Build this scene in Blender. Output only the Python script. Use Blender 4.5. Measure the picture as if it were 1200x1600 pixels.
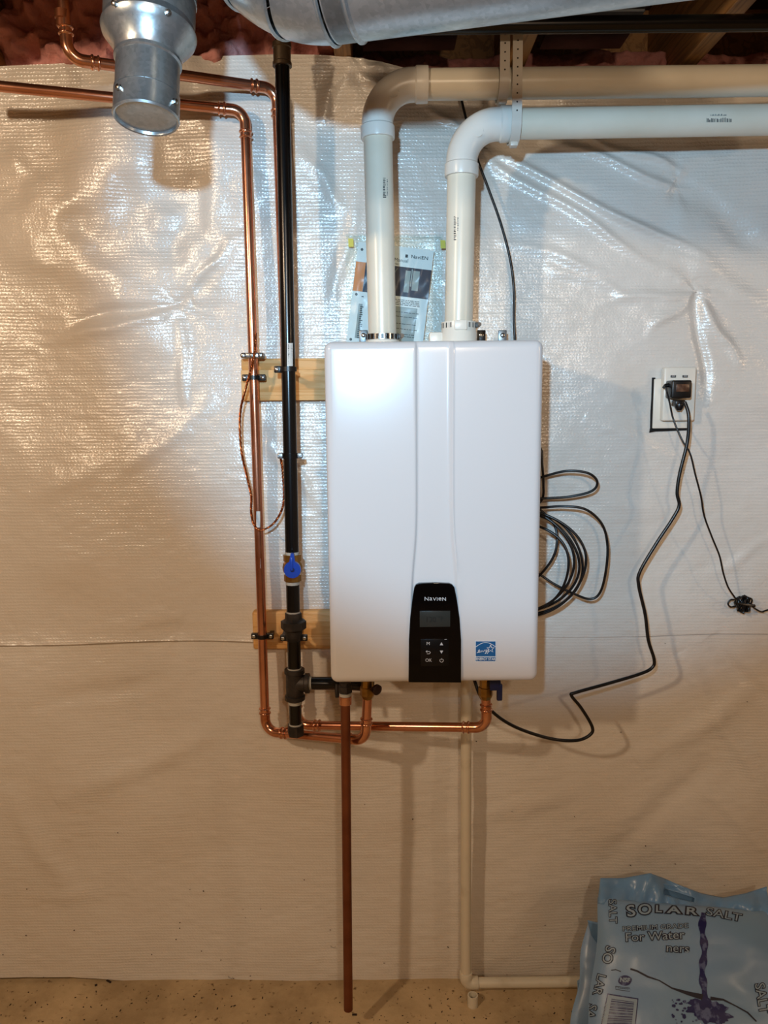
import bpy, bmesh, math, random
import numpy as np
from mathutils import Vector, Matrix, Euler
from mathutils.bvhtree import BVHTree
random.seed(7); rng = np.random.default_rng(7)
for o in list(bpy.data.objects): bpy.data.objects.remove(o)
SC = bpy.context.scene; COL = SC.collection
PI = math.pi
# ------------------------------------------------------------------ camera
F = 1202.0; DW = 1.90; CZ = 1.55; PITCH = math.radians(8.0); ROLL = -0.0103
camd = bpy.data.cameras.new('camera'); cam = bpy.data.objects.new('camera', camd); COL.objects.link(cam)
camd.sensor_fit = 'VERTICAL'; camd.sensor_height = 36; camd.lens = F * 36 / 1600; camd.clip_start = .02
RM = Euler((PI / 2 - PITCH, 0, 0)).to_matrix() @ Matrix.Rotation(ROLL, 3, 'Z')
CP = Vector((0, -DW, CZ))
cam.matrix_world = Matrix.Translation(CP) @ RM.to_4x4()
SC.camera = cam
# ------------------------------------------------------------------ world, lamps, exposure
w = bpy.data.worlds.new('world'); SC.world = w; w.use_nodes = True
w.node_tree.nodes['Background'].inputs[0].default_value = (1.0, .80, .62, 1)
w.node_tree.nodes['Background'].inputs[1].default_value = .07
def lamp(name, kind, loc, energy, color, size, target=None, cone=None, blend=.5):
    l = bpy.data.lights.new(name, kind); o = bpy.data.objects.new(name, l); COL.objects.link(o)
    l.energy = energy; l.color = color; o.location = loc
    if kind in ('POINT', 'SPOT'): l.shadow_soft_size = size
    else: l.size = size
    if target is not None:
        o.rotation_euler = (Vector(target) - Vector(loc)).to_track_quat('-Z', 'Y').to_euler()
    if cone: l.spot_size = math.radians(cone); l.spot_blend = blend
    return o
lamp('warm_bulb_left', 'POINT', (-1.45, -2.05, 2.25), 78, (1, .76, .52), .05)
lamp('warm_bulb_right', 'POINT', (2.35, -1.75, 1.95), 20, (1, .70, .45), .05)
lamp('warm_bulb_rear', 'POINT', (.35, -3.3, 2.28), 52, (1, .77, .54), .07)
lamp('cool_head_lamp', 'SPOT', (-.13, -2.0, 1.80), 116, (.42, .72, 1), .022, (.33, 0, 1.90), 61, .42)
SC.view_settings.view_transform = 'Standard'; SC.view_settings.look = 'None'
SC.view_settings.exposure = 0.0; SC.view_settings.gamma = 1; SC.view_settings.use_curve_mapping = False

# ------------------------------------------------------------------ helpers
def ray(px, py): return (RM @ Vector(((px - 600) / F, -(py - 800) / F, -1))).normalized()
def P(px, py, d):
    r = ray(px, py); t = (-d - CP.y) / r.y; return CP + r * t
def PZ(px, py, z):
    r = ray(px, py); t = (z - CP.z) / r.z; return CP + r * t
def V(*a): return Vector(a)
ORG = {}
def tag(o, label=None, cat=None, group=None, kind=None):
    if label: o['label'] = label
    if cat: o['category'] = cat
    if group: o['group'] = group
    if kind: o['kind'] = kind
    return o
def thing(name, loc, label, cat, group=None):
    o = bpy.data.objects.new(name, None); COL.objects.link(o); o.location = loc; o.empty_display_size = .05
    ORG[o.name] = Vector(loc); return tag(o, label, cat, group)
def link_mesh(name, me, mat, parent, org=None):
    o = bpy.data.objects.new(name, me); COL.objects.link(o)
    if parent is not None:
        o.parent = parent; ORG[o.name] = ORG.get(parent.name, V(0, 0, 0)).copy(); org = ORG[o.name]
        me.transform(Matrix.Translation(-org))
    else:
        if org is None: org = V(0, 0, 0)
        me.transform(Matrix.Translation(-Vector(org))); o.location = org; ORG[o.name] = Vector(org)
    if mat:
        for m in (mat if isinstance(mat, (list, tuple)) else [mat]): me.materials.append(m)
    return o
class MB:
    def __init__(s): s.v = []; s.f = []; s.m = []
    def add(s, vs, fs, mi=0):
        n = len(s.v); s.v += [tuple(a) for a in vs]; s.f += [tuple(i + n for i in f) for f in fs]; s.m += [mi] * len(fs); return s
    def box(s, c, size, bev=0, rot=None, segs=2, mi=0):
        bm = bmesh.new(); bmesh.ops.create_cube(bm, size=1)
        for v in bm.verts: v.co = Vector((v.co.x * size[0], v.co.y * size[1], v.co.z * size[2]))
        if bev: bmesh.ops.bevel(bm, geom=bm.edges[:], offset=bev, segments=segs, profile=.5, affect='EDGES')
        M = (rot.to_4x4() if rot else Matrix.Identity(4)); c = Vector(c)
        bm.verts.index_update()
        s.add([(M @ v.co) + c for v in bm.verts], [[v.index for v in f.verts] for f in bm.faces], mi); bm.free(); return s
    def tube(s, pts, r, seg=20, caps=True, mi=0, up=None):
        pts = [Vector(p) for p in pts]; n = len(pts)
        rs = r if isinstance(r, (list, tuple)) else [r] * n
        T = []
        for i in range(n):
            a = pts[max(i - 1, 0)]; b = pts[min(i + 1, n - 1)]
            t = b - a
            if t.length < 1e-9: t = T[-1] if T else V(0, 0, 1)
            T.append(t.normalized())
        u = T[0].orthogonal().normalized() if up is None else (Vector(up) - T[0] * Vector(up).dot(T[0])).normalized()
        vs = []
        for i in range(n):
            if i: u = (T[i - 1].rotation_difference(T[i]) @ u); u = (u - T[i] * u.dot(T[i])).normalized()
            w_ = T[i].cross(u)
            for k in range(seg):
                a = 2 * PI * k / seg; vs.append(pts[i] + (u * math.cos(a) + w_ * math.sin(a)) * rs[i])
        fs = [(i * seg + k, i * seg + (k + 1) % seg, (i + 1) * seg + (k + 1) % seg, (i + 1) * seg + k) for i in range(n - 1) for k in range(seg)]
        if caps: fs += [tuple(range(seg - 1, -1, -1)), tuple((n - 1) * seg + k for k in range(seg))]
        return s.add(vs, fs, mi)
    def lathe(s, a, dirv, prof, seg=28, caps=True, mi=0, up=None):   # prof: (distance along, radius)
        a = Vector(a); t = Vector(dirv).normalized()
        u = t.orthogonal().normalized() if up is None else (Vector(up) - t * Vector(up).dot(t)).normalized()
        w_ = t.cross(u); n = len(prof); vs = []
        for h, r in prof:
            for k in range(seg):
                q = 2 * PI * k / seg; vs.append(a + t * h + (u * math.cos(q) + w_ * math.sin(q)) * r)
        fs = [(i * seg + k, i * seg + (k + 1) % seg, (i + 1) * seg + (k + 1) % seg, (i + 1) * seg + k) for i in range(n - 1) for k in range(seg)]
        if caps: fs += [tuple(range(seg - 1, -1, -1)), tuple((n - 1) * seg + k for k in range(seg))]
        return s.add(vs, fs, mi)
    def prism(s, poly, depth, mi=0):      # poly: 3D points (planar), extruded by vector depth
        n = len(poly); poly = [Vector(p) for p in poly]; dv = Vector(depth)
        vs = poly + [p + dv for p in poly]
        fs = [tuple(range(n)), tuple(range(2 * n - 1, n - 1, -1))] + [(i, i + n, (i + 1) % n + n, (i + 1) % n) for i in range(n)]
        return s.add(vs, fs, mi)
    def build(s, name, mat, parent=None, org=None, smooth=35):
        me = bpy.data.meshes.new(name); me.from_pydata(s.v, [], s.f); me.update()
        o = link_mesh(name, me, mat, parent, org)
        if any(s.m): me.polygons.foreach_set('material_index', s.m)
        bm = bmesh.new(); bm.from_mesh(me); bmesh.ops.recalc_face_normals(bm, faces=bm.faces); bm.to_mesh(me); bm.free()
        if smooth:
            me.polygons.foreach_set('use_smooth', [True] * len(me.polygons)); me.set_sharp_from_angle(angle=math.radians(smooth))
        return o
def fillet(pts, R, n=8):
    pts = [Vector(p) for p in pts]; out = [pts[0]]
    for i in range(1, len(pts) - 1):
        out += arc(pts[i - 1], pts[i], pts[i + 1], R, n)
    return out + [pts[-1]]
def arc(A, B, C, R, n=10):
    a = (A - B).normalized(); c = (C - B).normalized(); th = a.angle(c)
    t = R / math.tan(th / 2); bis = (a + c).normalized(); cen = B + bis * (R / math.sin(th / 2))
    p0 = B + a * t; p1 = B + c * t; v0 = p0 - cen; v1 = p1 - cen; ang = v0.angle(v1)
    return [cen + (v0 * math.sin((1 - k / n) * ang) + v1 * math.sin(k / n * ang)) / math.sin(ang) for k in range(n + 1)]
def spline(pts, n=8):
    pts = [Vector(p) for p in pts]; q = [pts[0]] + pts + [pts[-1]]; out = []
    for i in range(1, len(q) - 2):
        a, b, c, d = q[i - 1:i + 3]
        for k in range(n):
            t = k / n
            out.append(.5 * ((2 * b) + (c - a) * t + (2 * a - 5 * b + 4 * c - d) * t * t + (3 * b - a - 3 * c + d) * t ** 3))
    return out + [pts[-1]]

# ------------------------------------------------------------------ materials
def lin(h):
    c = [int(h[i:i + 2], 16) / 255 for i in (0, 2, 4)]
    return tuple((x / 12.92 if x <= .04045 else ((x + .055) / 1.055) ** 2.4) for x in c) + (1,)
MT = {}
def mat(name, col, rough=.5, metal=0, bump=None, var=None, **kw):
    """bump=(kind, scale, strength, distance)  var=(scale, colour2, lo, hi)"""
    m = bpy.data.materials.new(name); m.use_nodes = True; nt = m.node_tree; N = nt.nodes; L = nt.links
    b = N['Principled BSDF']; c = lin(col) if isinstance(col, str) else col
    b.inputs['Base Color'].default_value = c; b.inputs['Roughness'].default_value = rough; b.inputs['Metallic'].default_value = metal
    for k, v in kw.items(): b.inputs[k.replace('_', ' ')].default_value = v
    tc = N.new('ShaderNodeTexCoord')
    def noise(scale, det=5, stretch=None, vor=False):
        n = N.new('ShaderNodeTexVoronoi' if vor else 'ShaderNodeTexNoise')
        n.inputs['Scale'].default_value = scale
        if not vor: n.inputs['Detail'].default_value = det
        src = tc.outputs['Object']
        if stretch:
            mp = N.new('ShaderNodeMapping'); mp.inputs['Scale'].default_value = stretch; L.new(src, mp.inputs[0]); src = mp.outputs[0]
        L.new(src, n.inputs['Vector']); return n
    if var:
        n = noise(var[0], 6, var[4] if len(var) > 4 else None, len(var) > 5 and var[5])
        r = N.new('ShaderNodeMapRange'); r.inputs[1].default_value = var[2]; r.inputs[2].default_value = var[3]
        L.new(n.outputs['Color' if (len(var) > 5 and var[5]) else 0], r.inputs[0])
        mx = N.new('ShaderNodeMix'); mx.data_type = 'RGBA'; mx.inputs[6].default_value = c
        mx.inputs[7].default_value = lin(var[1]); L.new(r.outputs[0], mx.inputs[0]); L.new(mx.outputs[2], b.inputs['Base Color'])
    if bump:
        n = noise(bump[0], 6, bump[3] if len(bump) > 3 else None)
        bp = N.new('ShaderNodeBump'); bp.inputs['Strength'].default_value = bump[1]; bp.inputs['Distance'].default_value = bump[2]
        L.new(n.outputs[0], bp.inputs['Height']); L.new(bp.outputs[0], b.inputs['Normal'])
    MT[name] = m; return m
mat('pvc', 'e2dccb', .28, var=(6, 'd3cbb6', .4, .8))
mat('pvc_joint', 'dedbd2', .3)
mat('drain_pvc', 'd8cfba', .4, var=(14, 'b3a487', .55, .85))
mat('enamel', 'd4d2d1', .22, Coat_Weight=.4, Coat_Roughness=.08)
mat('enamel_case', 'c9c9c8', .35)
mat('black_gloss', '030304', .06, Specular_IOR_Level=.22)
mat('keypad', '0b0b0c', .25, Specular_IOR_Level=.3)
mat('lcd', '2e302d', .25, Specular_IOR_Level=.3)
mat('lcd_ink', '121412', .4)
mat('white_ink', 'c6c6c6', .5)
mat('copper', 'e0a183', .24, .95, bump=(30, .08, .002), var=(9, 'b5714f', .42, .75))
mat('copper_fit', 'e6a988', .20, .95, var=(25, 'bb7753', .45, .75))
mat('copper_dull', '8d563a', .42, .75, var=(12, '6b3b26', .4, .75))
mat('copper_wire', 'a1582f', .35, 1)
mat('brass', 'b08c4e', .32, 1, var=(30, '8a6a36', .45, .7))
mat('black_iron', '060607', .22, .0, Specular_IOR_Level=.45)
mat('cast_iron', '34302d', .5, .6, bump=(160, .35, .001), var=(40, '4d4641', .45, .75))
mat('dope', 'aca9a0', .7, bump=(90, .5, .002))
mat('galv', 'b4babc', .30, .86, bump=(55, .12, .002), var=(170, 'a3aaac', .15, .9, None, True))
mat('galv_dark', '8d9294', .38, .8, bump=(30, .2, .002))
mat('zinc', 'b9bcbc', .25, 1)
mat('coupling_brown', '594b3a', .45, .7, bump=(90, .3, .001))
mat('blue_plastic', '1240a8', .32)
mat('navy_plastic', '121f4a', .35)
mat('red_black', '2a0f10', .4)
mat('black_plastic', '0b0b0c', .35)
mat('black_rubber', '09090a', .32)
mat('white_plastic', 'e4ddcf', .3)
mat('strap', 'cfc9bd', .35)
mat('strap_hole', '2d2722', .8)
mat('paper', 'd7dee0', .5)
mat('paper_grey', '8f9a9c', .6)
mat('paper_blue', '0c1232', .35, Specular_IOR_Level=.2)
mat('orange', 'cf7a2c', .5)
mat('ink', '20242b', .6)
mat('ink_grey', '555c60', .6)
mat('yellow_tape', 'c9c23e', .5)
mat('estar', '11598f', .4)
mat('white_print', 'eef2f2', .5)
mat('hole_black', '060505', .9)
mat('sticker', 'd8d6cf', .5)
mat('amber_label', '4b3022', .3, var=(60, '7a5a45', .4, .7))
mat('debris', '2a1a10', .9)
mat('pink', 'dc9a92', .95, bump=(26, .7, .02), var=(9, 'a3655c', .35, .75))
mat('subfloor', '4a3320', .85, bump=(40, .4, .003))
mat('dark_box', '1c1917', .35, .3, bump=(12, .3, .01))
mat('salt_bag', '7f9fc4', .38, bump=(9, .3, .010), var=(5, '7b9dbd', .35, .7), Coat_Weight=.2, Coat_Roughness=.25)
mat('salt_bag_flap', '6c95c0', .30, bump=(14, .3, .01), Coat_Weight=.2)
mat('bag_navy', '1a1c58', .4, var=(60, '5a6690', .52, .62))
mat('bag_ink', '14142a', .5)
mat('bag_fill', '8fa5ba', .45)
mat('concrete_wall', '8b7a68', .85, bump=(14, .5, .006), var=(3, '6f6050', .4, .7))
def wood_mat(name, c1, c2, axis):
    m = mat(name, c1, .55); nt = m.node_tree; N = nt.nodes; L = nt.links; b = N['Principled BSDF']
    tc = N.new('ShaderNodeTexCoord'); mp = N.new('ShaderNodeMapping'); mp.inputs['Scale'].default_value = {'x': (1.2, 14, 14), 'y': (14, .9, 14)}[axis]
    n = N.new('ShaderNodeTexNoise'); n.inputs['Scale'].default_value = 2.2; n.inputs['Detail'].default_value = 5; n.inputs['Distortion'].default_value = .8
    wv = N.new('ShaderNodeMath'); wv.operation = 'MULTIPLY'; wv.inputs[1].default_value = 26
    sn = N.new('ShaderNodeMath'); sn.operation = 'SINE'; r = N.new('ShaderNodeMapRange'); r.inputs[1].default_value = -.2; r.inputs[2].default_value = 1.0
    mx = N.new('ShaderNodeMix'); mx.data_type = 'RGBA'; mx.inputs[6].default_value = lin(c1); mx.inputs[7].default_value = lin(c2)
    L.new(tc.outputs['Object'], mp.inputs[0]); L.new(mp.outputs[0], n.inputs['Vector']); L.new(n.outputs[0], wv.inputs[0]); L.new(wv.outputs[0], sn.inputs[0])
    L.new(sn.outputs[0], r.inputs[0]); L.new(r.outputs[0], mx.inputs[0]); L.new(mx.outputs[2], b.inputs['Base Color'])
    bp = N.new('ShaderNodeBump'); bp.inputs['Strength'].default_value = .15; bp.inputs['Distance'].default_value = .002
    L.new(sn.outputs[0], bp.inputs['Height']); L.new(bp.outputs[0], b.inputs['Normal']); return m
wood_mat('pine', 'e2b478', 'cf9a58', 'x'); wood_mat('pine_joist', 'a87c4a', '8a6238', 'y')
# clear film of the pouch
m = mat('clear_film', 'e8f4f6', .08); nt = m.node_tree; N = nt.nodes; L = nt.links
tr = N.new('ShaderNodeBsdfTransparent'); gl = N.new('ShaderNodeBsdfGlossy'); gl.inputs['Roughness'].default_value = .24
fr = N.new('ShaderNodeFresnel'); fr.inputs['IOR'].default_value = 1.22; mxs = N.new('ShaderNodeMixShader')
nz = N.new('ShaderNodeTexNoise'); nz.inputs['Scale'].default_value = 14; bp = N.new('ShaderNodeBump'); bp.inputs['Distance'].default_value = .003; bp.inputs['Strength'].default_value = .5
tcx = N.new('ShaderNodeTexCoord'); L.new(tcx.outputs['Object'], nz.inputs['Vector']); L.new(nz.outputs[0], bp.inputs['Height']); L.new(bp.outputs[0], gl.inputs['Normal']); L.new(bp.outputs[0], fr.inputs['Normal'])
tr.inputs[0].default_value = (.90, .96, .96, 1)
L.new(fr.outputs[0], mxs.inputs[0]); L.new(tr.outputs[0], mxs.inputs[1]); L.new(gl.outputs[0], mxs.inputs[2]); L.new(mxs.outputs[0], N['Material Output'].inputs['Surface'])
# reinforced white facing of the wall blanket: a fine scrim pressed through the film
def sheet_mat():
    m = mat('sheet', 'd9d3ca', .42, Specular_IOR_Level=.5, Coat_Weight=1.0, Coat_Roughness=.20, Coat_IOR=1.55); nt = m.node_tree; N = nt.nodes; L = nt.links; b = N['Principled BSDF']
    def M(op, a, b_=None, c=None):
        n = N.new('ShaderNodeMath'); n.operation = op
        for i, x in enumerate((a, b_, c)):
            if x is None: continue
            if isinstance(x, (int, float)): n.inputs[i].default_value = x
            else: L.new(x, n.inputs[i])
        return n.outputs[0]
    tc = N.new('ShaderNodeTexCoord'); sp = N.new('ShaderNodeSeparateXYZ'); L.new(tc.outputs['Object'], sp.inputs[0])
    nz = N.new('ShaderNodeTexNoise'); nz.inputs['Scale'].default_value = 22; nz.inputs['Detail'].default_value = 4; L.new(tc.outputs['Object'], nz.inputs['Vector'])
    big = N.new('ShaderNodeTexNoise'); big.inputs['Scale'].default_value = 5; big.inputs['Detail'].default_value = 3; L.new(tc.outputs['Object'], big.inputs['Vector'])
    zz = M('ADD', sp.outputs[2], M('MULTIPLY', nz.outputs[0], .006)); xx = M('ADD', sp.outputs[0], M('MULTIPLY', nz.outputs[0], .012))
    rows = M('SINE', M('MULTIPLY', zz, 2 * PI / .0082)); cols = M('SINE', M('ADD', M('MULTIPLY', xx, 2 * PI / .0085), M('MULTIPLY', M('SINE', M('MULTIPLY', zz, PI / .0082)), 1.2)))
    dash = M('MULTIPLY', M('MAXIMUM', rows, 0), M('ADD', M('MULTIPLY', cols, .55), .75))
    dash = M('ADD', dash, M('MULTIPLY', rows, .25))
    amp = N.new('ShaderNodeMapRange'); amp.inputs[1].default_value = .3; amp.inputs[2].default_value = .7; amp.inputs[3].default_value = .45; amp.inputs[4].default_value = 1.15; L.new(big.outputs[0], amp.inputs[0])
    dash = M('MULTIPLY', dash, amp.outputs[0])
    fine = N.new('ShaderNodeTexNoise'); fine.inputs['Scale'].default_value = 260; fine.inputs['Detail'].default_value = 2; L.new(tc.outputs['Object'], fine.inputs['Vector'])
    h = M('ADD', M('MULTIPLY', dash, .00029), M('MULTIPLY', fine.outputs[0], .0005))
    mid = N.new('ShaderNodeTexNoise'); mid.inputs['Scale'].default_value = 34; mid.inputs['Detail'].default_value = 4; L.new(tc.outputs['Object'], mid.inputs['Vector'])
    h = M('ADD', h, M('MULTIPLY', mid.outputs[0], .0018))
    bp = N.new('ShaderNodeBump'); bp.inputs['Strength'].default_value = 1.0; bp.inputs['Distance'].default_value = 1.0; L.new(h, bp.inputs['Height']); L.new(bp.outputs[0], b.inputs['Normal']); L.new(bp.outputs[0], b.inputs['Coat Normal'])
    st = N.new('ShaderNodeTexNoise'); st.inputs['Scale'].default_value = 2.2; st.inputs['Detail'].default_value = 6; L.new(tc.outputs['Object'], st.inputs['Vector'])
    mr = N.new('ShaderNodeMapRange'); mr.inputs[1].default_value = .35; mr.inputs[2].default_value = .75; L.new(st.outputs[0], mr.inputs[0])
    mx = N.new('ShaderNodeMix'); mx.data_type = 'RGBA'; mx.inputs[6].default_value = lin('e0dbd3'); mx.inputs[7].default_value = lin('d3c9bb'); L.new(mr.outputs[0], mx.inputs[0])
    L.new(mx.outputs[2], b.inputs['Base Color'])
sheet_mat()
def floor_mat():
    m = mat('floor', 'a08055', .7); nt = m.node_tree; N = nt.nodes; L = nt.links; b = N['Principled BSDF']
    tc = N.new('ShaderNodeTexCoord'); a = N.new('ShaderNodeTexNoise'); a.inputs['Scale'].default_value = 5; a.inputs['Detail'].default_value = 8; a.inputs['Roughness'].default_value = .65
    L.new(tc.outputs['Object'], a.inputs['Vector'])
    r = N.new('ShaderNodeValToRGB'); e = r.color_ramp.elements; e[0].position = .36; e[0].color = lin('a28a66'); e[1].position = .62; e[1].color = lin('c8ae86')
    L.new(a.outputs[0], r.inputs[0])
    g = N.new('ShaderNodeTexNoise'); g.inputs['Scale'].default_value = 60; g.inputs['Detail'].default_value = 6; L.new(tc.outputs['Object'], g.inputs['Vector'])
    mr = N.new('ShaderNodeMapRange'); mr.inputs[1].default_value = .62; mr.inputs[2].default_value = .72; L.new(g.outputs[0], mr.inputs[0])
    mx = N.new('ShaderNodeMix'); mx.data_type = 'RGBA'; mx.inputs[7].default_value = lin('6b5132'); L.new(mr.outputs[0], mx.inputs[0]); L.new(r.outputs[0], mx.inputs[6]); L.new(mx.outputs[2], b.inputs['Base Color'])
    bp = N.new('ShaderNodeBump'); bp.inputs['Strength'].default_value = .5; bp.inputs['Distance'].default_value = .004; L.new(g.outputs[0], bp.inputs['Height']); L.new(bp.outputs[0], b.inputs['Normal'])
floor_mat()

# ------------------------------------------------------------------ setting
TOPZ = P(300, 100, 0).z
XL, XR, YB = -3.0, 3.4, -4.6
def slab(name, lo, hi, m, parent=None, kind='structure', bev=0):
    c = [(a + b) / 2 for a, b in zip(lo, hi)]; s = [b - a for a, b in zip(lo, hi)]
    o = MB().box(c, s, bev).build(name, MT[m], parent, None if parent else (c[0], c[1], lo[2]), smooth=0)
    if kind: o['kind'] = kind
    return o
slab('floor', (XL, YB, -.1), (XR, .35, 0), 'floor')
wall = slab('wall_back', (XL, .05, 0), (XR, .22, TOPZ - .012), 'concrete_wall')
slab('wall_left', (XL - .1, YB, 0), (XL, .35, 2.66), 'concrete_wall')
slab('wall_right', (XR, YB, 0), (XR + .1, .35, 2.66), 'concrete_wall')
slab('wall_front', (XL - .1, YB - .1, 0), (XR + .1, YB, 2.66), 'concrete_wall')
JB = TOPZ + .004; JT = JB + .235
ceil = slab('ceiling', (XL - .1, YB - .1, JT), (XR + .1, .4, JT + .03), 'subfloor')
slab('trim_1', (XL, .29, TOPZ - .01), (XR, .33, JT), 'pine_joist')['label'] = 'rim board above the foundation wall'
x0 = P(812, 97, 0).x
JX = [x0 + .4064 * k for k in range(-9, 7)]
JX = [x for x in JX if XL < x < XR]
for x in JX:
    MB().box((x, (YB + .29) / 2, (JB + JT) / 2), (.038, .29 - YB, JT - JB), .002).build('joist', MT['pine_joist'], ceil, smooth=0)

# ---- value noise
def vnoise(X, Z, cell, seed):
    r = np.random.default_rng(seed); g = r.random((80, 80))
    x = X / cell + 37.3; z = Z / cell + 21.7
    xi = np.floor(x).astype(int); zi = np.floor(z).astype(int); fx = x - xi; fz = z - zi
    fx = fx * fx * fx * (fx * (fx * 6 - 15) + 10); fz = fz * fz * fz * (fz * (fz * 6 - 15) + 10)
    G = lambda a, b: g[a % 80, b % 80]
    return (G(xi, zi) * (1 - fx) * (1 - fz) + G(xi + 1, zi) * fx * (1 - fz) + G(xi, zi + 1) * (1 - fx) * fz + G(xi + 1, zi + 1) * fx * fz) - .5
def ridge(X, Z, a, b, h, wd, taper=1.0):
    ax, az = P(*a, 0).x, P(*a, 0).z; bx, bz = P(*b, 0).x, P(*b, 0).z
    dx, dz = bx - ax, bz - az; L2 = dx * dx + dz * dz; L_ = math.sqrt(L2)
    t = ((X - ax) * dx + (Z - az) * dz) / L2; q = ((X - ax) * dz - (Z - az) * dx) / L_
    q = q + .006 * np.sin(t * 7 + h * 900)
    env = np.clip(t + .15, 0, 1) ** .4 * np.clip((1.12 - t) * 2.2, 0, 1) * (t > -.15) * (t < 1.12)
    return h * env * np.exp(-(q / wd) ** 2)
STAPLES = [(280, 475), (1085, 457), (545, 98), (758, 232), (280, 985), (520, 1480), (360, 1528), (1050, 1490), (30, 990), (1060, 288)]
SP = [(P(a, b, 0).x, P(a, b, 0).z) for a, b in STAPLES]
def relief(X, Z):      # how far the facing stands out from the wall plane (towards the room)
    h = .030 * vnoise(X, Z * .8, .42, 3) + .014 * vnoise(X, Z, .19, 4) + .0035 * vnoise(X + .3 * Z, Z - .2 * X, .075, 5)
    h = h * (.6 + .4 * np.clip((Z - .1) / 1.1, 0, 1)) + .0012 * vnoise(X, Z * 2.2, .035, 9)
    # strong billow, upper left
    c = P(215, 330, 0); r_ = np.sqrt(((X - c.x) / .22) ** 2 + ((Z - c.z) / .26) ** 2); r_ = r_ + .9 * vnoise(X, Z, .17, 61) + .35 * vnoise(X, Z, .07, 62); h = h + .020 * np.exp(-(r_ - .75) ** 2 / .12) * (.45 + .55 * np.clip((Z - c.z + .22) / .3, 0, 1)) - .008 * np.exp(-r_ ** 2 / .2)
    for i, (sx, sz) in enumerate(SP):
        d = np.sqrt((X - sx) ** 2 + (Z - sz) ** 2) + 1e-6; an = np.arctan2(Z - sz, X - sx)
        amp = [.011, .012, .010, .008, .004, .003, .004, .004, .003, .006][i]
        h = h - amp * np.exp(-d / .035)
        wr = np.sin(an * 5 + i * 1.7 + 1.3 * np.sin(an * 2 + i)) * np.exp(-((d - .07) / .07) ** 2)
        h = h + amp * .16 * wr
    for a, b, hh, wd in [((873, 222), (1056, 290), .013, .010), ((922, 216), (1062, 262), .010, .009), ((800, 255), (1082, 396), .015, .010), ((790, 265), (1005, 405), .012, .011),
                         ((1075, 300), (1210, 400), -.014, .030), ((1060, 400), (1200, 480), .006, .02), ((280, 475), (120, 500), -.014, .013), ((290, 470), (360, 380), .006, .011), ((276, 484), (110, 530), .012, .015),
                         ((280, 480), (295, 640), .006, .014), ((283, 470), (262, 250), -.005, .03), ((1085, 460), (1010, 520), .006, .012), ((1085, 460), (1100, 620), -.011, .012), ((1088, 460), (1150, 570), .009, .013), ((1085, 458), (940, 470), .007, .012),
                         ((545, 100), (620, 170), .010, .012), ((545, 100), (500, 190), .008, .014), ((560, 98), (600, 118), .009, .01), ((760, 235), (665, 165), .009, .009), ((758, 235), (700, 290), .007, .013),
                         ((1010, 800), (850, 740), .006, .02), ((930, 660), (1060, 720), .006, .02), ((1200, 840), (1100, 900), .004, .015), ((1080, 1050), (1200, 1250), .010, .022), ((1120, 1010), (1215, 1120), -.010, .02), ((1020, 1180), (1180, 1080), .009, .03), ((960, 1330), (1120, 1180), -.008, .03), ((120, 1240), (330, 1150), .008, .03), ((60, 1100), (260, 1060), -.007, .025), ((20, 1250), (110, 1400), .009, .03), ((700, 1300), (900, 1230), .006, .03),
                         ((1060, 1200), (1200, 1330), .005, .018), ((40, 1400), (160, 1400), .003, .02), ((180, 975), (310, 960), .004, .02), ((200, 700), (40, 790), .006, .03), ((320, 640), (170, 760), .006, .022),
                         ((560, 300), (520, 480), .006, .016), ((480, 250), (540, 330), .006, .014), ((800, 380), (960, 430), .006, .012), ((870, 420), (1000, 470), .005, .012), ((430, 700), (500, 780), .005, .013)]:
        h = h + ridge(X, Z, a, b, hh, wd)
    return h + .004
sa = P(0, 1003, 0); sb = P(1200, 986, 0)
def seam_z(x): return sa.z + (sb.z - sa.z) * (x - sa.x) / (sb.x - sa.x) + .003 * np.sin(x * 9)
EDGE_T = [(-400, 108), (0, 107), (120, 103), (240, 98), (440, 92), (540, 95), (590, 101), (640, 112), (760, 108), (900, 104), (1250, 102)]
EDGE_B = [(-400, 1527), (0, 1528), (110, 1526), (200, 1533), (330, 1538), (400, 1541), (600, 1538), (730, 1536), (930, 1534), (1250, 1530), (1700, 1530)]
def edge(tab):
    q = [P(a, b, 0) for a, b in tab]; return np.array([p.x for p in q]), np.array([p.z for p in q])
ETx, ETz = edge(EDGE_T); EBx, EBz = edge(EDGE_B)
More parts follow.
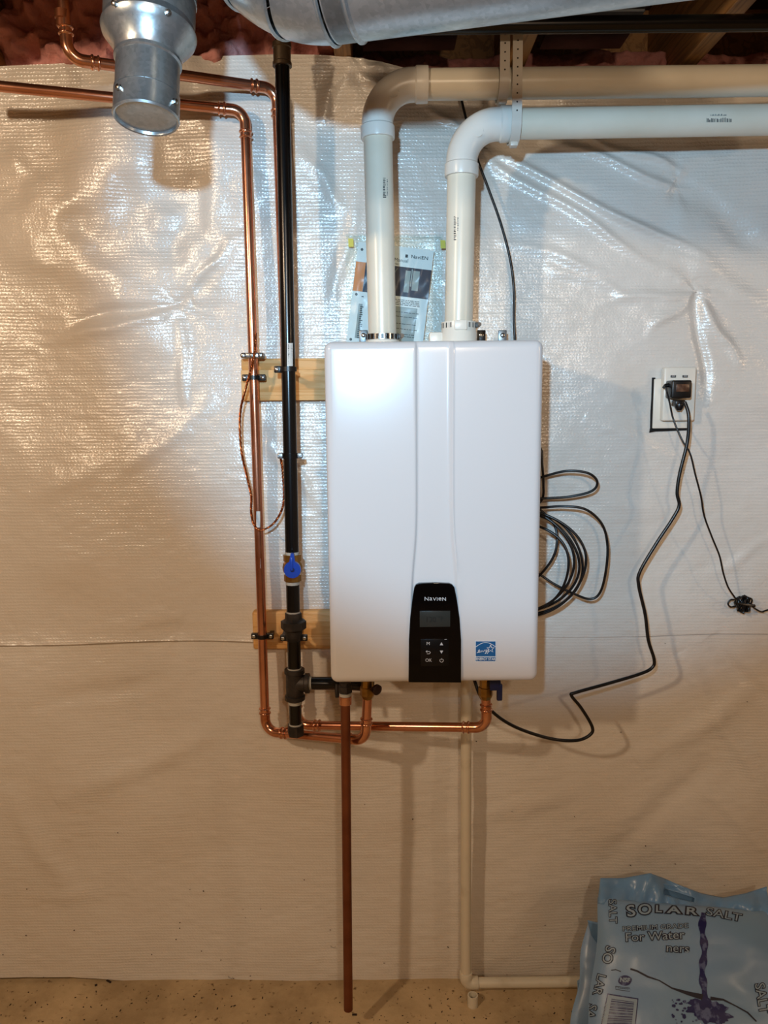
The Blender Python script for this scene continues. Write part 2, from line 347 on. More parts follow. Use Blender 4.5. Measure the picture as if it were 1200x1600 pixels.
def sheet(z_lo, z_hi, extra, nz, name):
    xa, xb = -1.7, 1.75; nx = 1050
    xs = np.linspace(xa, xb, nx); T = np.linspace(0, 1, nz)
    lo = z_lo(xs); hi = z_hi(xs)
    X = np.repeat(xs[None, :], nz, 0); Z = lo[None, :] + (hi - lo)[None, :] * T[:, None]
    H = relief(X, Z) + extra(X, Z)
    H = np.maximum(H, -.035)
    # top edge folds back over the plate, bottom edge hangs almost to the slab
    Y = -H
    co = np.stack([X, Y, Z], -1).reshape(-1, 3).astype(np.float32)
    i = np.arange(nx - 1)[None, :] + np.arange(nz - 1)[:, None] * nx
    fs = np.stack([i, i + 1, i + nx + 1, i + nx], -1).reshape(-1, 4)
    # second skin 2 mm behind along the borders only is not needed: a thin return along the free edges gives thickness
    me = bpy.data.meshes.new(name); nv = len(co)
    ring = []
    for row in (0, nz - 1):
        base = co.reshape(nz, nx, 3)[row].copy(); base[:, 1] += .02 if row == 0 else .045; base[:, 2] += 0.001 if row == 0 else .004
        ring.append(base)
    co = np.concatenate([co] + ring)
    r0 = nv + np.arange(nx - 1); a0 = np.arange(nx - 1); f0 = np.stack([r0, r0 + 1, a0 + 1, a0], -1)
    r1 = nv + nx + np.arange(nx - 1); a1 = (nz - 1) * nx + np.arange(nx - 1); f1 = np.stack([a1, a1 + 1, r1 + 1, r1], -1)
    fs = np.concatenate([fs, f0, f1]).astype(np.int32)
    me.vertices.add(len(co)); me.vertices.foreach_set('co', co.ravel())
    me.loops.add(fs.size); me.loops.foreach_set('vertex_index', fs.ravel())
    me.polygons.add(len(fs)); me.polygons.foreach_set('loop_start', np.arange(0, fs.size, 4, dtype=np.int32)); me.polygons.foreach_set('loop_total', np.full(len(fs), 4, np.int32))
    me.polygons.foreach_set('use_smooth', np.ones(len(fs), bool)); me.update(calc_edges=True); me.validate()
    me.set_sharp_from_angle(angle=math.radians(50))
    return link_mesh(name, me, MT['sheet'], wall)
up = sheet(lambda x: seam_z(x) - .004, lambda x: np.interp(x, ETx, ETz), lambda X, Z: .005 + .004 * np.exp(-(Z - seam_z(X)) / .02) * (X < P(420, 900, 0).x + .2), 560, 'insulation_sheet')
up['label'] = 'upper white woven-texture facing, wrinkled and billowing'
lo_ = sheet(lambda x: np.interp(x, EBx, EBz), lambda x: seam_z(x) + .03, lambda X, Z: -.002 + 0 * X, 380, 'insulation_sheet')
lo_['label'] = 'lower white facing below the horizontal lap'
def wall_front_y(px, py):
    p = P(px, py, 0); return -float(relief(np.array([p.x]), np.array([p.z]))[0]) - .005
for (a, b) in STAPLES[:8]:
    p = P(a, b, -wall_front_y(a, b) - .001)
    MB().tube([p + V(-.006, .004, .002), p + V(-.005, -.0015, .002), p + V(.005, -.0015, -.001), p + V(.006, .004, -.001)], .0006, 6).build('staple', MT['galv_dark'], wall)

# pink batts in the joist bays, dark boxes between the joists
def lumpy(name, lo, hi, nx, nz, amp, seed, m, parent, org=None, label=None, cat=None, group=None):
    xs = np.linspace(lo[0], hi[0], nx); zs = np.linspace(lo[2], hi[2], nz); mb = MB()
    X, Z = np.meshgrid(xs, zs)
    H = amp * (vnoise(X, Z, .07, seed) * 1.6 + vnoise(X, Z, .028, seed + 1) * .9 + vnoise(X, Z, .012, seed + 2) * .4)
    ed = np.minimum(np.minimum(X - lo[0], hi[0] - X), np.minimum(Z - lo[2], hi[2] - Z)); H = H + .03 * np.sqrt(np.clip(ed / .04, 0, 1)) - .03
    vs = [(X[j, i], lo[1] - H[j, i], Z[j, i]) for j in range(nz) for i in range(nx)]
    fs = [(j * nx + i, j * nx + i + 1, (j + 1) * nx + i + 1, (j + 1) * nx + i) for j in range(nz - 1) for i in range(nx - 1)]
    n = len(vs); bd = [i for i in range(nx)] + [j * nx + nx - 1 for j in range(1, nz)] + [(nz - 1) * nx + i for i in range(nx - 2, -1, -1)] + [j * nx for j in range(nz - 2, 0, -1)]
    vs += [(vs[i][0], hi[1], vs[i][2]) for i in bd]; k = len(bd)
    fs += [(bd[i], n + i, n + (i + 1) % k, bd[(i + 1) % k]) for i in range(k)] + [tuple(n + i for i in range(k))]
    mb.add(vs, fs); o = mb.build(name, MT[m], parent, org or V((lo[0] + hi[0]) / 2, hi[1], lo[2]), smooth=60)
    return tag(o, label, cat, group)
bays = sorted(JX)
names = {}
for a, b in zip(bays[:-1], bays[1:]):
    pa = (a + b) / 2
    if not (-1.25 < pa < 1.35): continue
    names[pa] = 1
lab = ['pink fibreglass batt in the joist bay at the far left, under the capped duct', 'pink fibreglass batt in the joist bay behind the round duct and black gas pipe',
       'pink fibreglass batt in the joist bay above the first white vent elbow', 'pink fibreglass batt in the joist bay above the straps\' right side', 'pink fibreglass batt in the joist bay at the upper right corner', 'pink fibreglass batt in the joist bay beyond the left frame edge', 'pink fibreglass batt above the wall']
cand = sorted(names)
def lx(x):  # pixel column on the wall top
    return 600 + x * 679
for x in cand:
    c = lx(x)
    if c < -60 or c > 1260: continue
    l = lab[0] if c < 200 else lab[1] if c < 480 else lab[2] if c < 760 else lab[3] if c < 1040 else lab[4]
    lumpy('insulation_batt', (x - .184, -.02 if c < 500 else .12, TOPZ - .008), (x + .184, .28, TOPZ + (.215 if c < 500 else .075)), 60, 40 if c < 500 else 16, .05 if c < 500 else .03, int(50 + c / 10), 'pink', None, label=l, cat='insulation', group='pink batts in the joist bays')

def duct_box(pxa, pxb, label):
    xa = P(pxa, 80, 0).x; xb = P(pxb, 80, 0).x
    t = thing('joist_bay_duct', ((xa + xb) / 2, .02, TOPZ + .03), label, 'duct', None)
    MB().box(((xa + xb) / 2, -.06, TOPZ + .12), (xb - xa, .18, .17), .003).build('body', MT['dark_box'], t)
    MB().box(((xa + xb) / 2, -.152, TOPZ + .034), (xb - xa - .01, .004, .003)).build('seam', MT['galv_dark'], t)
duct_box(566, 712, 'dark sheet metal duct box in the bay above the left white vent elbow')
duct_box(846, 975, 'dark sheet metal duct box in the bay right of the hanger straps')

# ------------------------------------------------------------------ decals (print lying on surfaces)
def bvh_of(objs):
    vs = []; fs = []
    for o in objs:
        n = len(vs); og = ORG[o.name]
        vs += [v.co + og for v in o.data.vertices]; fs += [[i + n for i in p.vertices] for p in o.data.polygons]
    return BVHTree.FromPolygons(vs, fs)
def text_polys(s, size, off=0.0, bold=0.0, res=3, sx=1.0, spacing=1.0):
    c = bpy.data.curves.new('t', 'FONT'); c.body = s; c.size = size; c.offset = off + bold; c.resolution_u = res; c.space_character = spacing
    c.align_x = 'CENTER'; c.align_y = 'CENTER'
    o = bpy.data.objects.new('t', c); COL.objects.link(o)
    me = bpy.data.meshes.new_from_object(o.evaluated_get(bpy.context.evaluated_depsgraph_get()))
    vs = [(v.co.x * sx, v.co.y) for v in me.vertices]; fs = [tuple(p.vertices) for p in me.polygons]
    bpy.data.objects.remove(o); bpy.data.curves.remove(c); bpy.data.meshes.remove(me)
    return vs, fs
def place2d(vf, cx, cy, ang=0):      # y up text space -> pixel space (y down)
    vs, fs = vf; a = math.radians(ang); ca, sa_ = math.cos(a), math.sin(a)
    return [(cx + x * ca + y * sa_, cy + x * sa_ - y * ca) for x, y in vs], fs
def decal(parts, bvh, name, m, parent, off=.0008, flat=None, smooth=0):
    """parts: list of (pixel verts, faces); each point lands on the surface its line of sight meets and is lifted off it"""
    mb = MB()
    for vs, fs in parts:
        out = []; ok = True
        for x, y in vs:
            r = ray(x, y)
            if flat is not None: p = P(x, y, flat)
            else:
                h = bvh.ray_cast(CP, r)
                if h[0] is None: p = None
                else: p = h[0] - r * off * 1.0
            out.append(p)
        keep = [f for f in fs if all(out[i] is not None for i in f)]
        if any(p is None for p in out):
            q = next((p for p in out if p is not None), None)
            if q is None: continue
            out = [p if p is not None else q for p in out]
        mb.add(out, keep)
    if not mb.v: return None
    return mb.build(name, MT[m], parent, smooth=smooth)
def rect(x0, y0, x1, y1): return ([(x0, y0), (x1, y0), (x1, y1), (x0, y1)], [(0, 1, 2, 3)])
def grid_rect(x0, y0, x1, y1, nx, ny):
    vs = [(x0 + (x1 - x0) * i / nx, y0 + (y1 - y0) * j / ny) for j in range(ny + 1) for i in range(nx + 1)]
    return vs, [(j * (nx + 1) + i, j * (nx + 1) + i + 1, (j + 1) * (nx + 1) + i + 1, (j + 1) * (nx + 1) + i) for j in range(ny) for i in range(nx)]
def stroke(pts, wd):
    """polyline stroke as quads"""
    vs = []; fs = []
    for i, p in enumerate(pts):
        a = pts[max(i - 1, 0)]; b = pts[min(i + 1, len(pts) - 1)]; dx, dy = b[0] - a[0], b[1] - a[1]; L_ = math.hypot(dx, dy) or 1
        ww = wd[i] if isinstance(wd, list) else wd
        vs += [(p[0] - dy / L_ * ww / 2, p[1] + dx / L_ * ww / 2), (p[0] + dy / L_ * ww / 2, p[1] - dx / L_ * ww / 2)]
    for i in range(len(pts) - 1): fs.append((2 * i, 2 * i + 1, 2 * i + 3, 2 * i + 2))
    return vs, fs

# ------------------------------------------------------------------ water heater
DF = .33
xl = P(508.5, 640, DF - .014).x; xr = P(846.5, 640, DF - .014).x
zt = P(680, 532.5, DF - .010).z; zb = P(680, 1066.5, DF - .005).z
UW = xr - xl; UX = (xl + xr) / 2
heater = thing('water_heater', (UX, -.05, zb), 'white glossy wall-hung tankless water heater with black control panel', 'water heater')
RB = .016
def channel(x, z):      # stepped centre channel, flaring around the control panel (metres behind the front plane)
    t = (zt - z) / (zt - zb)
    fl = 1 / (1 + math.exp(-(t - .62) * 22))
    a = .053 + .0005 * t - .014 * fl; b = .118 + .002 * t + .013 * fl
    lx_ = chx(651.0) - .0 - .012 * fl; rx = chx(704.0) + .014 * fl
    s1 = 1 / (1 + math.exp(-max(-60, min(60, (x - lx_) / .0011)))); s2 = 1 / (1 + math.exp(-max(-60, min(60, -(x - rx) / .0016))))
    soft = math.exp(-((x - lx_ + .012) / .010) ** 2) * .0008
    rb2 = math.exp(-((x - (rx + .005)) / .0022) ** 2) * .0016
    return .0052 * s1 * s2 + soft * 0 - rb2 * 1.0
def chx(px): return P(px, 700, DF).x
gx = sorted(set([xl + RB + (UW - 2 * RB) * i / 40 for i in range(41)] + [chx(640) + i * .0009 for i in range(110)]))
gz = [zb + RB + (zt - zb - 2 * RB) * j / 70 for j in range(71)]
mb = MB(); nx, nz_ = len(gx), len(gz)
def crown(x, z):
    t = (z - zb) / (zt - zb); u = (x - UX) / (UW / 2)
    return .0022 * u * u * 1.0 + .010 * max(0, t - .55) ** 2 + .004 * (1 - t) ** 4
vs = [(x, -DF + channel(x, z) + crown(x, z), z) for z in gz for x in gx]
fs = [(j * nx + i, j * nx + i + 1, (j + 1) * nx + i + 1, (j + 1) * nx + i) for j in range(nz_ - 1) for i in range(nx - 1)]
bd = []
for i in range(nx): bd.append((i, (0, -1)))
def corner(idx, a0):
    for k in range(1, 7): a = math.radians(a0 + 90 * k / 7); bd.append((idx, (math.cos(a), math.sin(a))))
corner(nx - 1, -90)
for j in range(nz_): bd.append((j * nx + nx - 1, (1, 0)))
corner(nz_ * nx - 1, 0)
for i in range(nx - 1, -1, -1): bd.append(((nz_ - 1) * nx + i, (0, 1)))
corner((nz_ - 1) * nx, 90)
for j in range(nz_ - 1, -1, -1): bd.append((j * nx, (-1, 0)))
corner(0, 180)
k = len(bd); rings = []
for q in range(1, 8):
    th = PI / 2 * q / 7; st = len(vs)
    for idx, n_ in bd:
        x, y, z = vs[idx]; h = y + DF
        vs.append((x + n_[0] * RB * math.sin(th), -DF + h * (math.cos(th) if q < 7 else 0) + RB * (1 - math.cos(th)), z + n_[1] * RB * math.sin(th)))
    rings.append(st)
for st in (len(vs),):
    for idx, n_ in bd:
        x, y, z = vs[idx]; vs.append((x + n_[0] * RB, -.09, z + n_[1] * RB))
    rings.append(st)
prev = [b_[0] for b_ in bd]
for st in rings:
    cur = [st + i for i in range(k)]
    for i in range(k):
        a, b_, c_, d_ = prev[i], prev[(i + 1) % k], cur[(i + 1) % k], cur[i]
        fs.append((a, b_, c_, d_) if a != b_ else (a, c_, d_))
    prev = cur
mb.add(vs, fs); cover = mb.build('front_cover', MT['enamel'], heater, smooth=28)
MB().box((UX, -.066, (zt + zb) / 2), (UW - .012, .052, zt - zb - .008), .004).build('back_case', MT['enamel_case'], heater)
cb = bvh_of([cover])
def hit(px, py): return cb.ray_cast(CP, ray(px, py))[0]
# control panel: a thin glossy shell with its own thickness
pp = [(638.5, 1066.5), (639, 1000), (641, 965), (645, 932), (647.5, 918), (650, 914), (655, 911.8), (680, 911), (702, 912), (707, 914), (710, 918), (713.5, 935), (718, 965), (720.5, 1000), (720.5, 1067)]
fr_ = [P(x, y, DF + .0035) for x, y in pp]
mb = MB().prism(fr_, (0, .012, 0)); panel = mb.build('control_panel', MT['black_gloss'], heater, smooth=30)
bm = bmesh.new(); bm.from_mesh(panel.data)
es = [e for e in bm.edges if len(e.link_faces) == 2 and all(abs(v.co.y - min(w_.co.y for w_ in bm.verts)) < 1e-5 for v in e.verts)]
bmesh.ops.bevel(bm, geom=es, offset=.0016, segments=3, affect='EDGES'); bm.to_mesh(panel.data); bm.free()
FD = DF + .0042
def fl_(name, parts, m, par, d=FD): return decal(parts, None, name, m, par, flat=d)
disp = MB().box(P(679.6, 967, DF + .0035), (.0640, .0014, .0345), .0004).build('display', MT['lcd'], panel)
fl_('display_text', [place2d(text_polys('120', 12, sx=.95), 673, 968.5), place2d(text_polys('°F', 9), 689, 967)], 'lcd_ink', panel, DF + .0045)
MB().box(P(679.2, 1019.5, DF + .0033), (.0590, .0012, .0590), .0004).build('keypad', MT['keypad'], panel)
fl_('brand_lettering', [place2d(text_polys('N', 8.4, sx=1.15), 666.5, 936), place2d(text_polys('a', 10, sx=1.15), 673, 935.1), place2d(text_polys('V', 7.6, sx=1.15), 679, 936.4), place2d(text_polys('I', 7.6), 683.2, 936.4), place2d(text_polys('e', 10, sx=1.15), 687.4, 935.1), place2d(text_polys('N', 8.0, sx=1.1), 694, 936.3)], 'white_ink', panel)
sym = [place2d(text_polys('M', 7, sx=1.05), 669, 1005.8), place2d(text_polys('OK', 7), 669.6, 1031.8),
       ([(687.2, 1008.2), (692.4, 1008.2), (689.8, 1003.4)], [(0, 1, 2)]), ([(687.2, 1016.6), (692.4, 1016.6), (689.8, 1021.4)], [(0, 1, 2)]),
       stroke([(666.5, 1018), (671, 1018), (672.6, 1019.5), (671, 1021.6), (667, 1021.6)], .8), ([(667.5, 1016), (667.5, 1020), (665, 1018)], [(0, 1, 2)]),
       stroke([(690 + 2.7 * math.sin(math.radians(a)), 1032 - 2.7 * math.cos(math.radians(a))) for a in range(35, 330, 24)], .7), stroke([(690, 1028.6), (690, 1031.2)], .7), stroke([(694.5, 999.3), (698, 998.9)], .6)]
fl_('keypad_symbols', sym, 'white_ink', panel, DF + .0042)
st_ = decal([grid_rect(742.5, 1001.5, 775, 1033.6, 2, 2)], cb, 'energy_sticker', 'white_print', heater, .0008); st_['label'] = 'blue and white square sticker with a star and ENERGY STAR lettering'
decal([grid_rect(743.3, 1002.2, 774.3, 1025.6, 2, 2), grid_rect(743.3, 1026.6, 774.3, 1033, 2, 1)], cb, 'blue_field', 'estar', st_, .0013)
s0 = (766.5, 1013.8); star = []
for q in range(11):
    a = math.radians(-90 + 36 * q); r_ = 6.2 if q % 2 == 0 else 2.5; star.append((s0[0] + r_ * math.cos(a), s0[1] + r_ * math.sin(a)))
swirl = [(745, 1020), (748, 1019), (750, 1016.5), (749, 1014.8), (747.2, 1017), (748.5, 1019.6), (751, 1018.5), (752.2, 1016.4), (752.6, 1019), (754.2, 1016.2), (755, 1018.8), (757, 1016.2), (758, 1015), (758.5, 1018), (760.5, 1014.6), (759.2, 1020.5), (757.6, 1021.6), (761, 1017.5), (763, 1014.2), (762.5, 1019.5), (761, 1021.6)]
decal([stroke(star, .8), stroke(swirl, .75), stroke([(743.4 + 31 * t_, 1012.5 - 8.6 * math.sin(PI * (.06 + .88 * t_))) for t_ in [i / 14 for i in range(15)]], .7), place2d(text_polys('ENERGY STAR', 5.8, sx=.83, bold=.05), 758.8, 1029.9)], cb, 'sticker_print', 'white_print', st_, .0018)
# mounting tabs and vent collars on top
def tab(px, m, scr=True):
    c = P(px, 526, .07)
    o = MB().box(c, (.020, .004, .030), .002).build('mounting_tab', MT[m], heater)
    MB().lathe(c + V(0, -.002, .003), (0, -1, 0), [(0, .0055), (.002, .0055), (.0035, .003)], 12).build('screw', MT['zinc'], o)
tab(568, 'galv_dark'); tab(785, 'galv_dark'); tab(752, 'black_plastic')
DV = .20
def collar(px, z1, r, flare):
    b_ = P(px, 530, DV); b_.z = zt - .002
    o = MB().lathe(b_, (0, 0, 1), [(0, r * 1.12), (.006, r * 1.12), (.012, r * 1.04), (z1 * .55, r * 1.04), (z1 * .6, r * 1.0), (z1, r * 1.0)], 40).build('vent_collar', MT['white_plastic'], heater)
    if flare:
        MB().box(b_ + V(-r - .012, 0, .014), (.03, .03, .030), .004).build('collar_foot', MT['white_plastic'], heater)
    return o, b_
def clamp(o, b_, z, r, tabx=None):
    MB().lathe(b_ + V(0, 0, z - .006), (0, 0, 1), [(0, r), (0, r + .0016), (.012, r + .0016), (.012, r)], 48, caps=False).build('hose_clamp', MT['zinc'], o)
    for a in range(-85, 86, 17):
        if tabx and abs(a - tabx) < 24: continue
        t_ = math.radians(a); p = b_ + V(math.sin(t_) * (r + .0015), -math.cos(t_) * (r + .0015), z)
        MB().box(p, (.0058, .0018, .0105), 0, Matrix.Rotation(t_, 3, 'Z')).build('clamp_slot', MT['black_plastic'], o)
    p = b_ + V(r + .004, -.012, z)
    MB().lathe(p + V(-.004, .006, 0), (.5, -1, .1), [(0, .006), (.012, .006), (.012, .0045), (.018, .0045), (.018, .002)], 10).build('clamp_screw', MT['galv_dark'], o)
o1, b1 = collar(597.5, .022, .0345, False); clamp(o1, b1, .020, .0348)
o2, b2 = collar(716.5, .050, .0375, True); clamp(o2, b2, .042, .0350, 3)
MB().box(b2 + V(.001, -.0375, .041), (.026, .006, .020), .0015).build('collar_lug', MT['white_plastic'], o2)

# ------------------------------------------------------------------ white vent pipes
def vent(name, pts, label, rp=.0301, R=.075):
    t = thing(name, pts[0], label, 'pipe')
    A, B, C = pts; ar = arc(A, B, C, R, 16)
    MB().tube([A, ar[0]], rp, 40).build('pipe', MT['pvc'], t)
    MB().tube([ar[-1], C], rp, 40).build('pipe', MT['pvc'], t)
    da = (ar[0] - A).normalized(); dc = (C - ar[-1]).normalized(); h = .030
    path = [ar[0] - da * h, ar[0] - da * h, ar[0] - da * (h - .002), ar[0] - da * .006, ar[0] - da * .003] + ar + [ar[-1] + dc * .003, ar[-1] + dc * .006, ar[-1] + dc * (h - .002), ar[-1] + dc * h, ar[-1] + dc * h]
    # tube() needs distinct neighbours
    path[0] = ar[0] - da * (h + .0006); path[-1] = ar[-1] + dc * (h + .0006)
    rr = [rp * 1.0, rp * 1.16, rp * 1.18, rp * 1.18, rp * 1.09] + [rp * 1.09] * len(ar) + [rp * 1.09, rp * 1.18, rp * 1.18, rp * 1.16, rp * 1.0]
    e = MB().tube(path, rr, 40).build('elbow', MT['pvc_joint'], t)
    # raised moulding disc on the elbow
    mid = ar[10]; out = (CP - mid); out.normalize()
    c = bvh_of([e]).ray_cast(CP, (mid - CP).normalized())[0]
    MB().tube([c + V(.011 * math.cos(a), 0, .011 * math.sin(a)) + V(0, .001, 0) for a in [2 * PI * i / 20 for i in range(19)]], .0008, 6).build('moulding_mark', MT['pvc_joint'], e)
    return t, ar
v1, ar1 = vent('exhaust_pipe', [b1 + V(0, 0, .022), P(588.5, 133, DV), P(1330, 124.5, DV)], 'white plastic vent pipe, the upper one, rising from the heater\'s left collar and turning right')
v2, ar2 = vent('intake_pipe', [b2 + V(0, 0, .05), P(722.5, 195, DV), P(1330, 185, DV)], 'white plastic vent pipe, the lower one, rising from the heater\'s right collar and turning right')
def marks(bvh, name, parent, x0, y0, x1, y1, vertical, seed, m='ink', rows=1):
    r = random.Random(seed); parts = []
    if vertical:
        y = y0
        while y < y1:
            h = r.choice([.7, 1.1, 1.6]); wd = (x1 - x0) * r.uniform(.55, 1); parts.append(rect(x0, y, x0 + wd, y + h)); y += h + r.uniform(.7, 1.5)
    else:
        x = x0
        while x < x1:
            wd = r.choice([.7, 1.1, 1.6]); h = (y1 - y0) * r.uniform(.5, 1); parts.append(rect(x, y1 - h, x + wd, y1)); x += wd + r.uniform(.7, 1.4)
    return decal(parts, bvh, name, m, parent, .0006)
def kids(t, n): return [c for c in t.children if c.name.split('.')[0] == n]
bpy.context.view_layer.update()
bv1 = bvh_of(kids(v1, 'pipe')); bv2 = bvh_of(kids(v2, 'pipe'))
marks(bv1, 'printed_marking', v1, 598.5, 278, 603.5, 308, True, 1); marks(bv1, 'printed_marking', v1, 604.5, 280, 606, 306, True, 5, 'ink_grey')
marks(bv2, 'printed_marking', v2, 709, 338, 713, 375, True, 2); marks(bv2, 'printed_marking', v2, 714.5, 340, 716.5, 360, True, 6, 'ink_grey')
marks(bv2, 'printed_marking', v2, 1104, 183, 1143, 191, False, 3); marks(bv2, 'printed_marking', v2, 1110, 178, 1135, 181, False, 4, 'ink_grey')

# plastic hanger straps
def hanger(px, pipe_c, label, rp=.033):
    c = pipe_c.copy(); wv = .010; th = .0025
    t = thing('pipe_hanger', (c.x, c.y, c.z), label, 'hanger', None)
    prof = [V(0, -rp - .003, JB - .002 - c.z), V(0, -rp - .003, .0)]
    for a in range(10, 200, 10): q = math.radians(a); prof.append(V(0, -math.cos(q) * (rp + .003), -math.sin(q) * (rp + .003)))
    prof.append(V(0, rp + .002, .02))
    mb = MB(); n = len(prof); vs = []
    for i, p in enumerate(prof):
        a = prof[max(i - 1, 0)]; b_ = prof[min(i + 1, n - 1)]; d = (b_ - a).normalized(); nn = V(0, -d.z, d.y)
        for sx, sn in ((-wv, 0), (wv, 0), (wv, th), (-wv, th)): vs.append(c + p + V(sx, 0, 0) - nn * sn)
    fs = [(i * 4 + k, i * 4 + (k + 1) % 4, i * 4 + 4 + (k + 1) % 4, i * 4 + 4 + k) for i in range(n - 1) for k in range(4)] + [(0, 1, 2, 3), tuple((n - 1) * 4 + k for k in range(4))]
    mb.add(vs, fs); s = mb.build('strap', MT['strap'], t, smooth=30)
    z = .012
    while c.z + z < JB - .02:
        MB().lathe(c + V(0, -rp - .0052, z), (0, -1, 0), [(0, .0018), (.0006, .0018)], 8).build('strap_hole', MT['strap_hole'], s); z += .0165
    MB().box(c + V(0, -.004, -rp - .006), (.016, .020, .010), .002).build('strap_catch', MT['strap'], t)
def on_axis(A, B, px):
    p = P(px, 150, DV); t = (p.x - A.x) / (B.x - A.x); return A + (B - A) * t
h1 = on_axis(ar1[-1], P(1330, 124.5, DV), 784); hanger(0, h1, 'perforated white strap looped under the upper vent pipe')
h2 = on_axis(ar2[-1], P(1330, 185, DV), 803)
h2.y -= 0; hanger(0, h2, 'perforated white strap hanging lower and looped under the lower vent pipe', .036)

# ------------------------------------------------------------------ copper
CR = .0111
def bead_profile(path, r):
    return [r] * len(path)
def copper_elbow(A, B, C, parent, R=.032, r=CR, m='copper_fit'):
    ar = arc(A, B, C, R, 12); da = (ar[0] - A).normalized(); dc = (C - ar[-1]).normalized()
    off = [.030, .0298, .0285, .0275, .0262, .0250, .0190, .0178, .0165, .0150, .0138, .012, .006, .003]
    ra = [1.0, 1.12, 1.28, 1.34, 1.28, 1.10, 1.10, 1.27, 1.34, 1.34, 1.27, 1.10, 1.10, 1.10]
    path = [ar[0] - da * q for q in off] + ar + [ar[-1] + dc * q for q in reversed(off)]
    rr = [r * q for q in ra] + [r * 1.10] * len(ar) + [r * q for q in reversed(ra)]
    MB().tube(path, rr, 24).build('elbow', MT[m], parent); return ar
def copper_line(name, pts, label, r=CR, R=.03, pm='copper'):
    t = thing(name, pts[0], label, 'pipe'); prev = pts[0]
    for i in range(1, len(pts) - 1):
        ar = copper_elbow(pts[i - 1], pts[i], pts[i + 1], t, R, r)
        MB().tube([prev, prev.lerp(ar[0], .33), prev.lerp(ar[0], .66), ar[0]], r, 24).build('pipe', MT[pm], t); prev = ar[-1]
    MB().tube([prev, pts[-1]], r, 24).build('pipe', MT[pm], t)
    return t
c1 = copper_line('copper_pipe', [P(-90, 126, .19), P(382.5, 173, .072), P(415, 1143, .072), P(571, 1157, .19), P(574, 1090, .19)], 'copper water pipe nearest the left, entering at the left edge and dropping through both boards')
c2 = copper_line('copper_pipe', [P(96, -40, .25), P(106, 92, .25), P(432, 139, .056), P(464.5, 1133, .056), P(761, 1137, .20), P(759, 1088, .20)], 'copper water pipe hidden partly behind the black gas pipe, starting between the joists')
bc1 = bvh_of(kids(c1, 'pipe')); o = decal([grid_rect(400.5, 799, 406.5, 824, 3, 2)], bc1, 'pipe_sticker', 'sticker', c1, .0006)
marks(bc1, 'sticker_print', o, 401.3, 801, 405.5, 822, True, 12); o.name = 'pipe_sticker'
marks(bc1, 'printed_marking', c1, 406.8, 873, 407.8, 889, True, 13, 'white_ink')
# socket joint at the top of the second line
q = P(97, 16, .25); MB().lathe(q, P(98, 45, .25) - q, [(0, CR), (.001, .0145), (.016, .0145), (.018, CR * 1.1), (.03, CR * 1.1), (.031, CR)], 24).build('socket', MT['copper_dull'], c2)

# relief discharge pipe
ra_ = P(539.5, 1088, .215); rb_ = P(544.2, 1577, .195); rb_.z = max(rb_.z, .02)
t = thing('discharge_pipe', rb_, 'straight dull copper discharge pipe hanging from the heater\'s underside to just above the floor', 'pipe')
MB().tube([ra_, rb_], CR, 28).build('pipe', MT['copper_dull'], t)
dn = (rb_ - ra_).normalized()
MB().lathe(ra_ - dn * .002, dn, [(0, .012), (.001, .0145), (.020, .0142), (.023, CR)], 24).build('adapter', MT['copper_fit'], t)
MB().lathe(ra_ - dn * .009, dn, [(0, .0138), (.007, .0140), (.008, .012)], 24).build('thread_seal', MT['dope'], t)
MB().lathe(ra_ - dn * .035, dn, [(0, .014), (.008, .014), (.009, .0165), (.024, .0165), (.026, .012)], 6).build('fitting', MT['cast_iron'], t)

# ------------------------------------------------------------------ black gas pipe
GR = .0157; GD = .145
def G(y): return P(440.5 + .0203 * (y - 80), y, GD)
gas = thing('gas_pipe', G(1150), 'vertical black steel gas pipe with blue-handled valve left of the heater', 'pipe')
def seg(y0, y1, r, name, m, n=28): return MB().tube([G(y0), G(y1)], r, n).build(name, MT[m], gas)
top = G(60); top.z = JB + .05
MB().tube([top, G(80)], GR * .9, 24).build('pipe', MT['black_iron'], gas)
g0 = G(67); gd = (G(98) - g0).normalized()
MB().lathe(g0, gd, [(0, .017), (.001, .0200), (.010, .0205), (.012, .0185), (.038, .0185), (.040, .0205), (.047, .0205), (.048, .016)], 28).build('coupling', MT['coupling_brown'], gas)
seg(95, 864, GR, 'pipe', 'black_iron')
for y in (862, 908.5, 955, 1043, 1095, 1130): seg(y, y + 4.5, GR * 1.04, 'thread_seal', 'dope')
# ball valve
b0 = G(866); bd_ = (G(908) - b0).normalized(); Ln = (G(908) - b0).length
bv = MB().lathe(b0, bd_, [(0, .0165), (0.0005, .0205), (.016, .0205), (.0165, .017), (Ln * .35, .0215), (Ln * .5, .0230), (Ln * .65, .0215), (Ln - .0165, .017), (Ln - .016, .0200), (Ln - .0005, .0200), (Ln, .0165)], 8).build('valve_body', MT['brass'], gas, smooth=20)
hc = P(457, 890, GD + .040)
MB().tube([P(457, 889, GD + .01), hc], .007, 16).build('valve_stem', MT['brass'], bv)
hb = MB()
out = [(hc.x + .0192 * math.cos(a), hc.z + .0192 * math.sin(a)) for a in [math.radians(d) for d in range(112, 429, 12)]]
out = out + [(hc.x + .0062, hc.z + .0185), (hc.x + .0040, hc.z + .038), (hc.x - .0028, hc.z + .038), (hc.x - .0062, hc.z + .0185)]
hb.prism([(a, hc.y - .004, b_) for a, b_ in out], (0, .010, 0)); hnd = hb.build('valve_handle', MT['blue_plastic'], bv, smooth=20)
MB().lathe(hc + V(0, -.004, 0), (0, -1, 0), [(0, .0050), (.003, .0045), (.0032, .0018), (.001, .0015)], 12).build('handle_screw', MT['navy_plastic'], hnd)
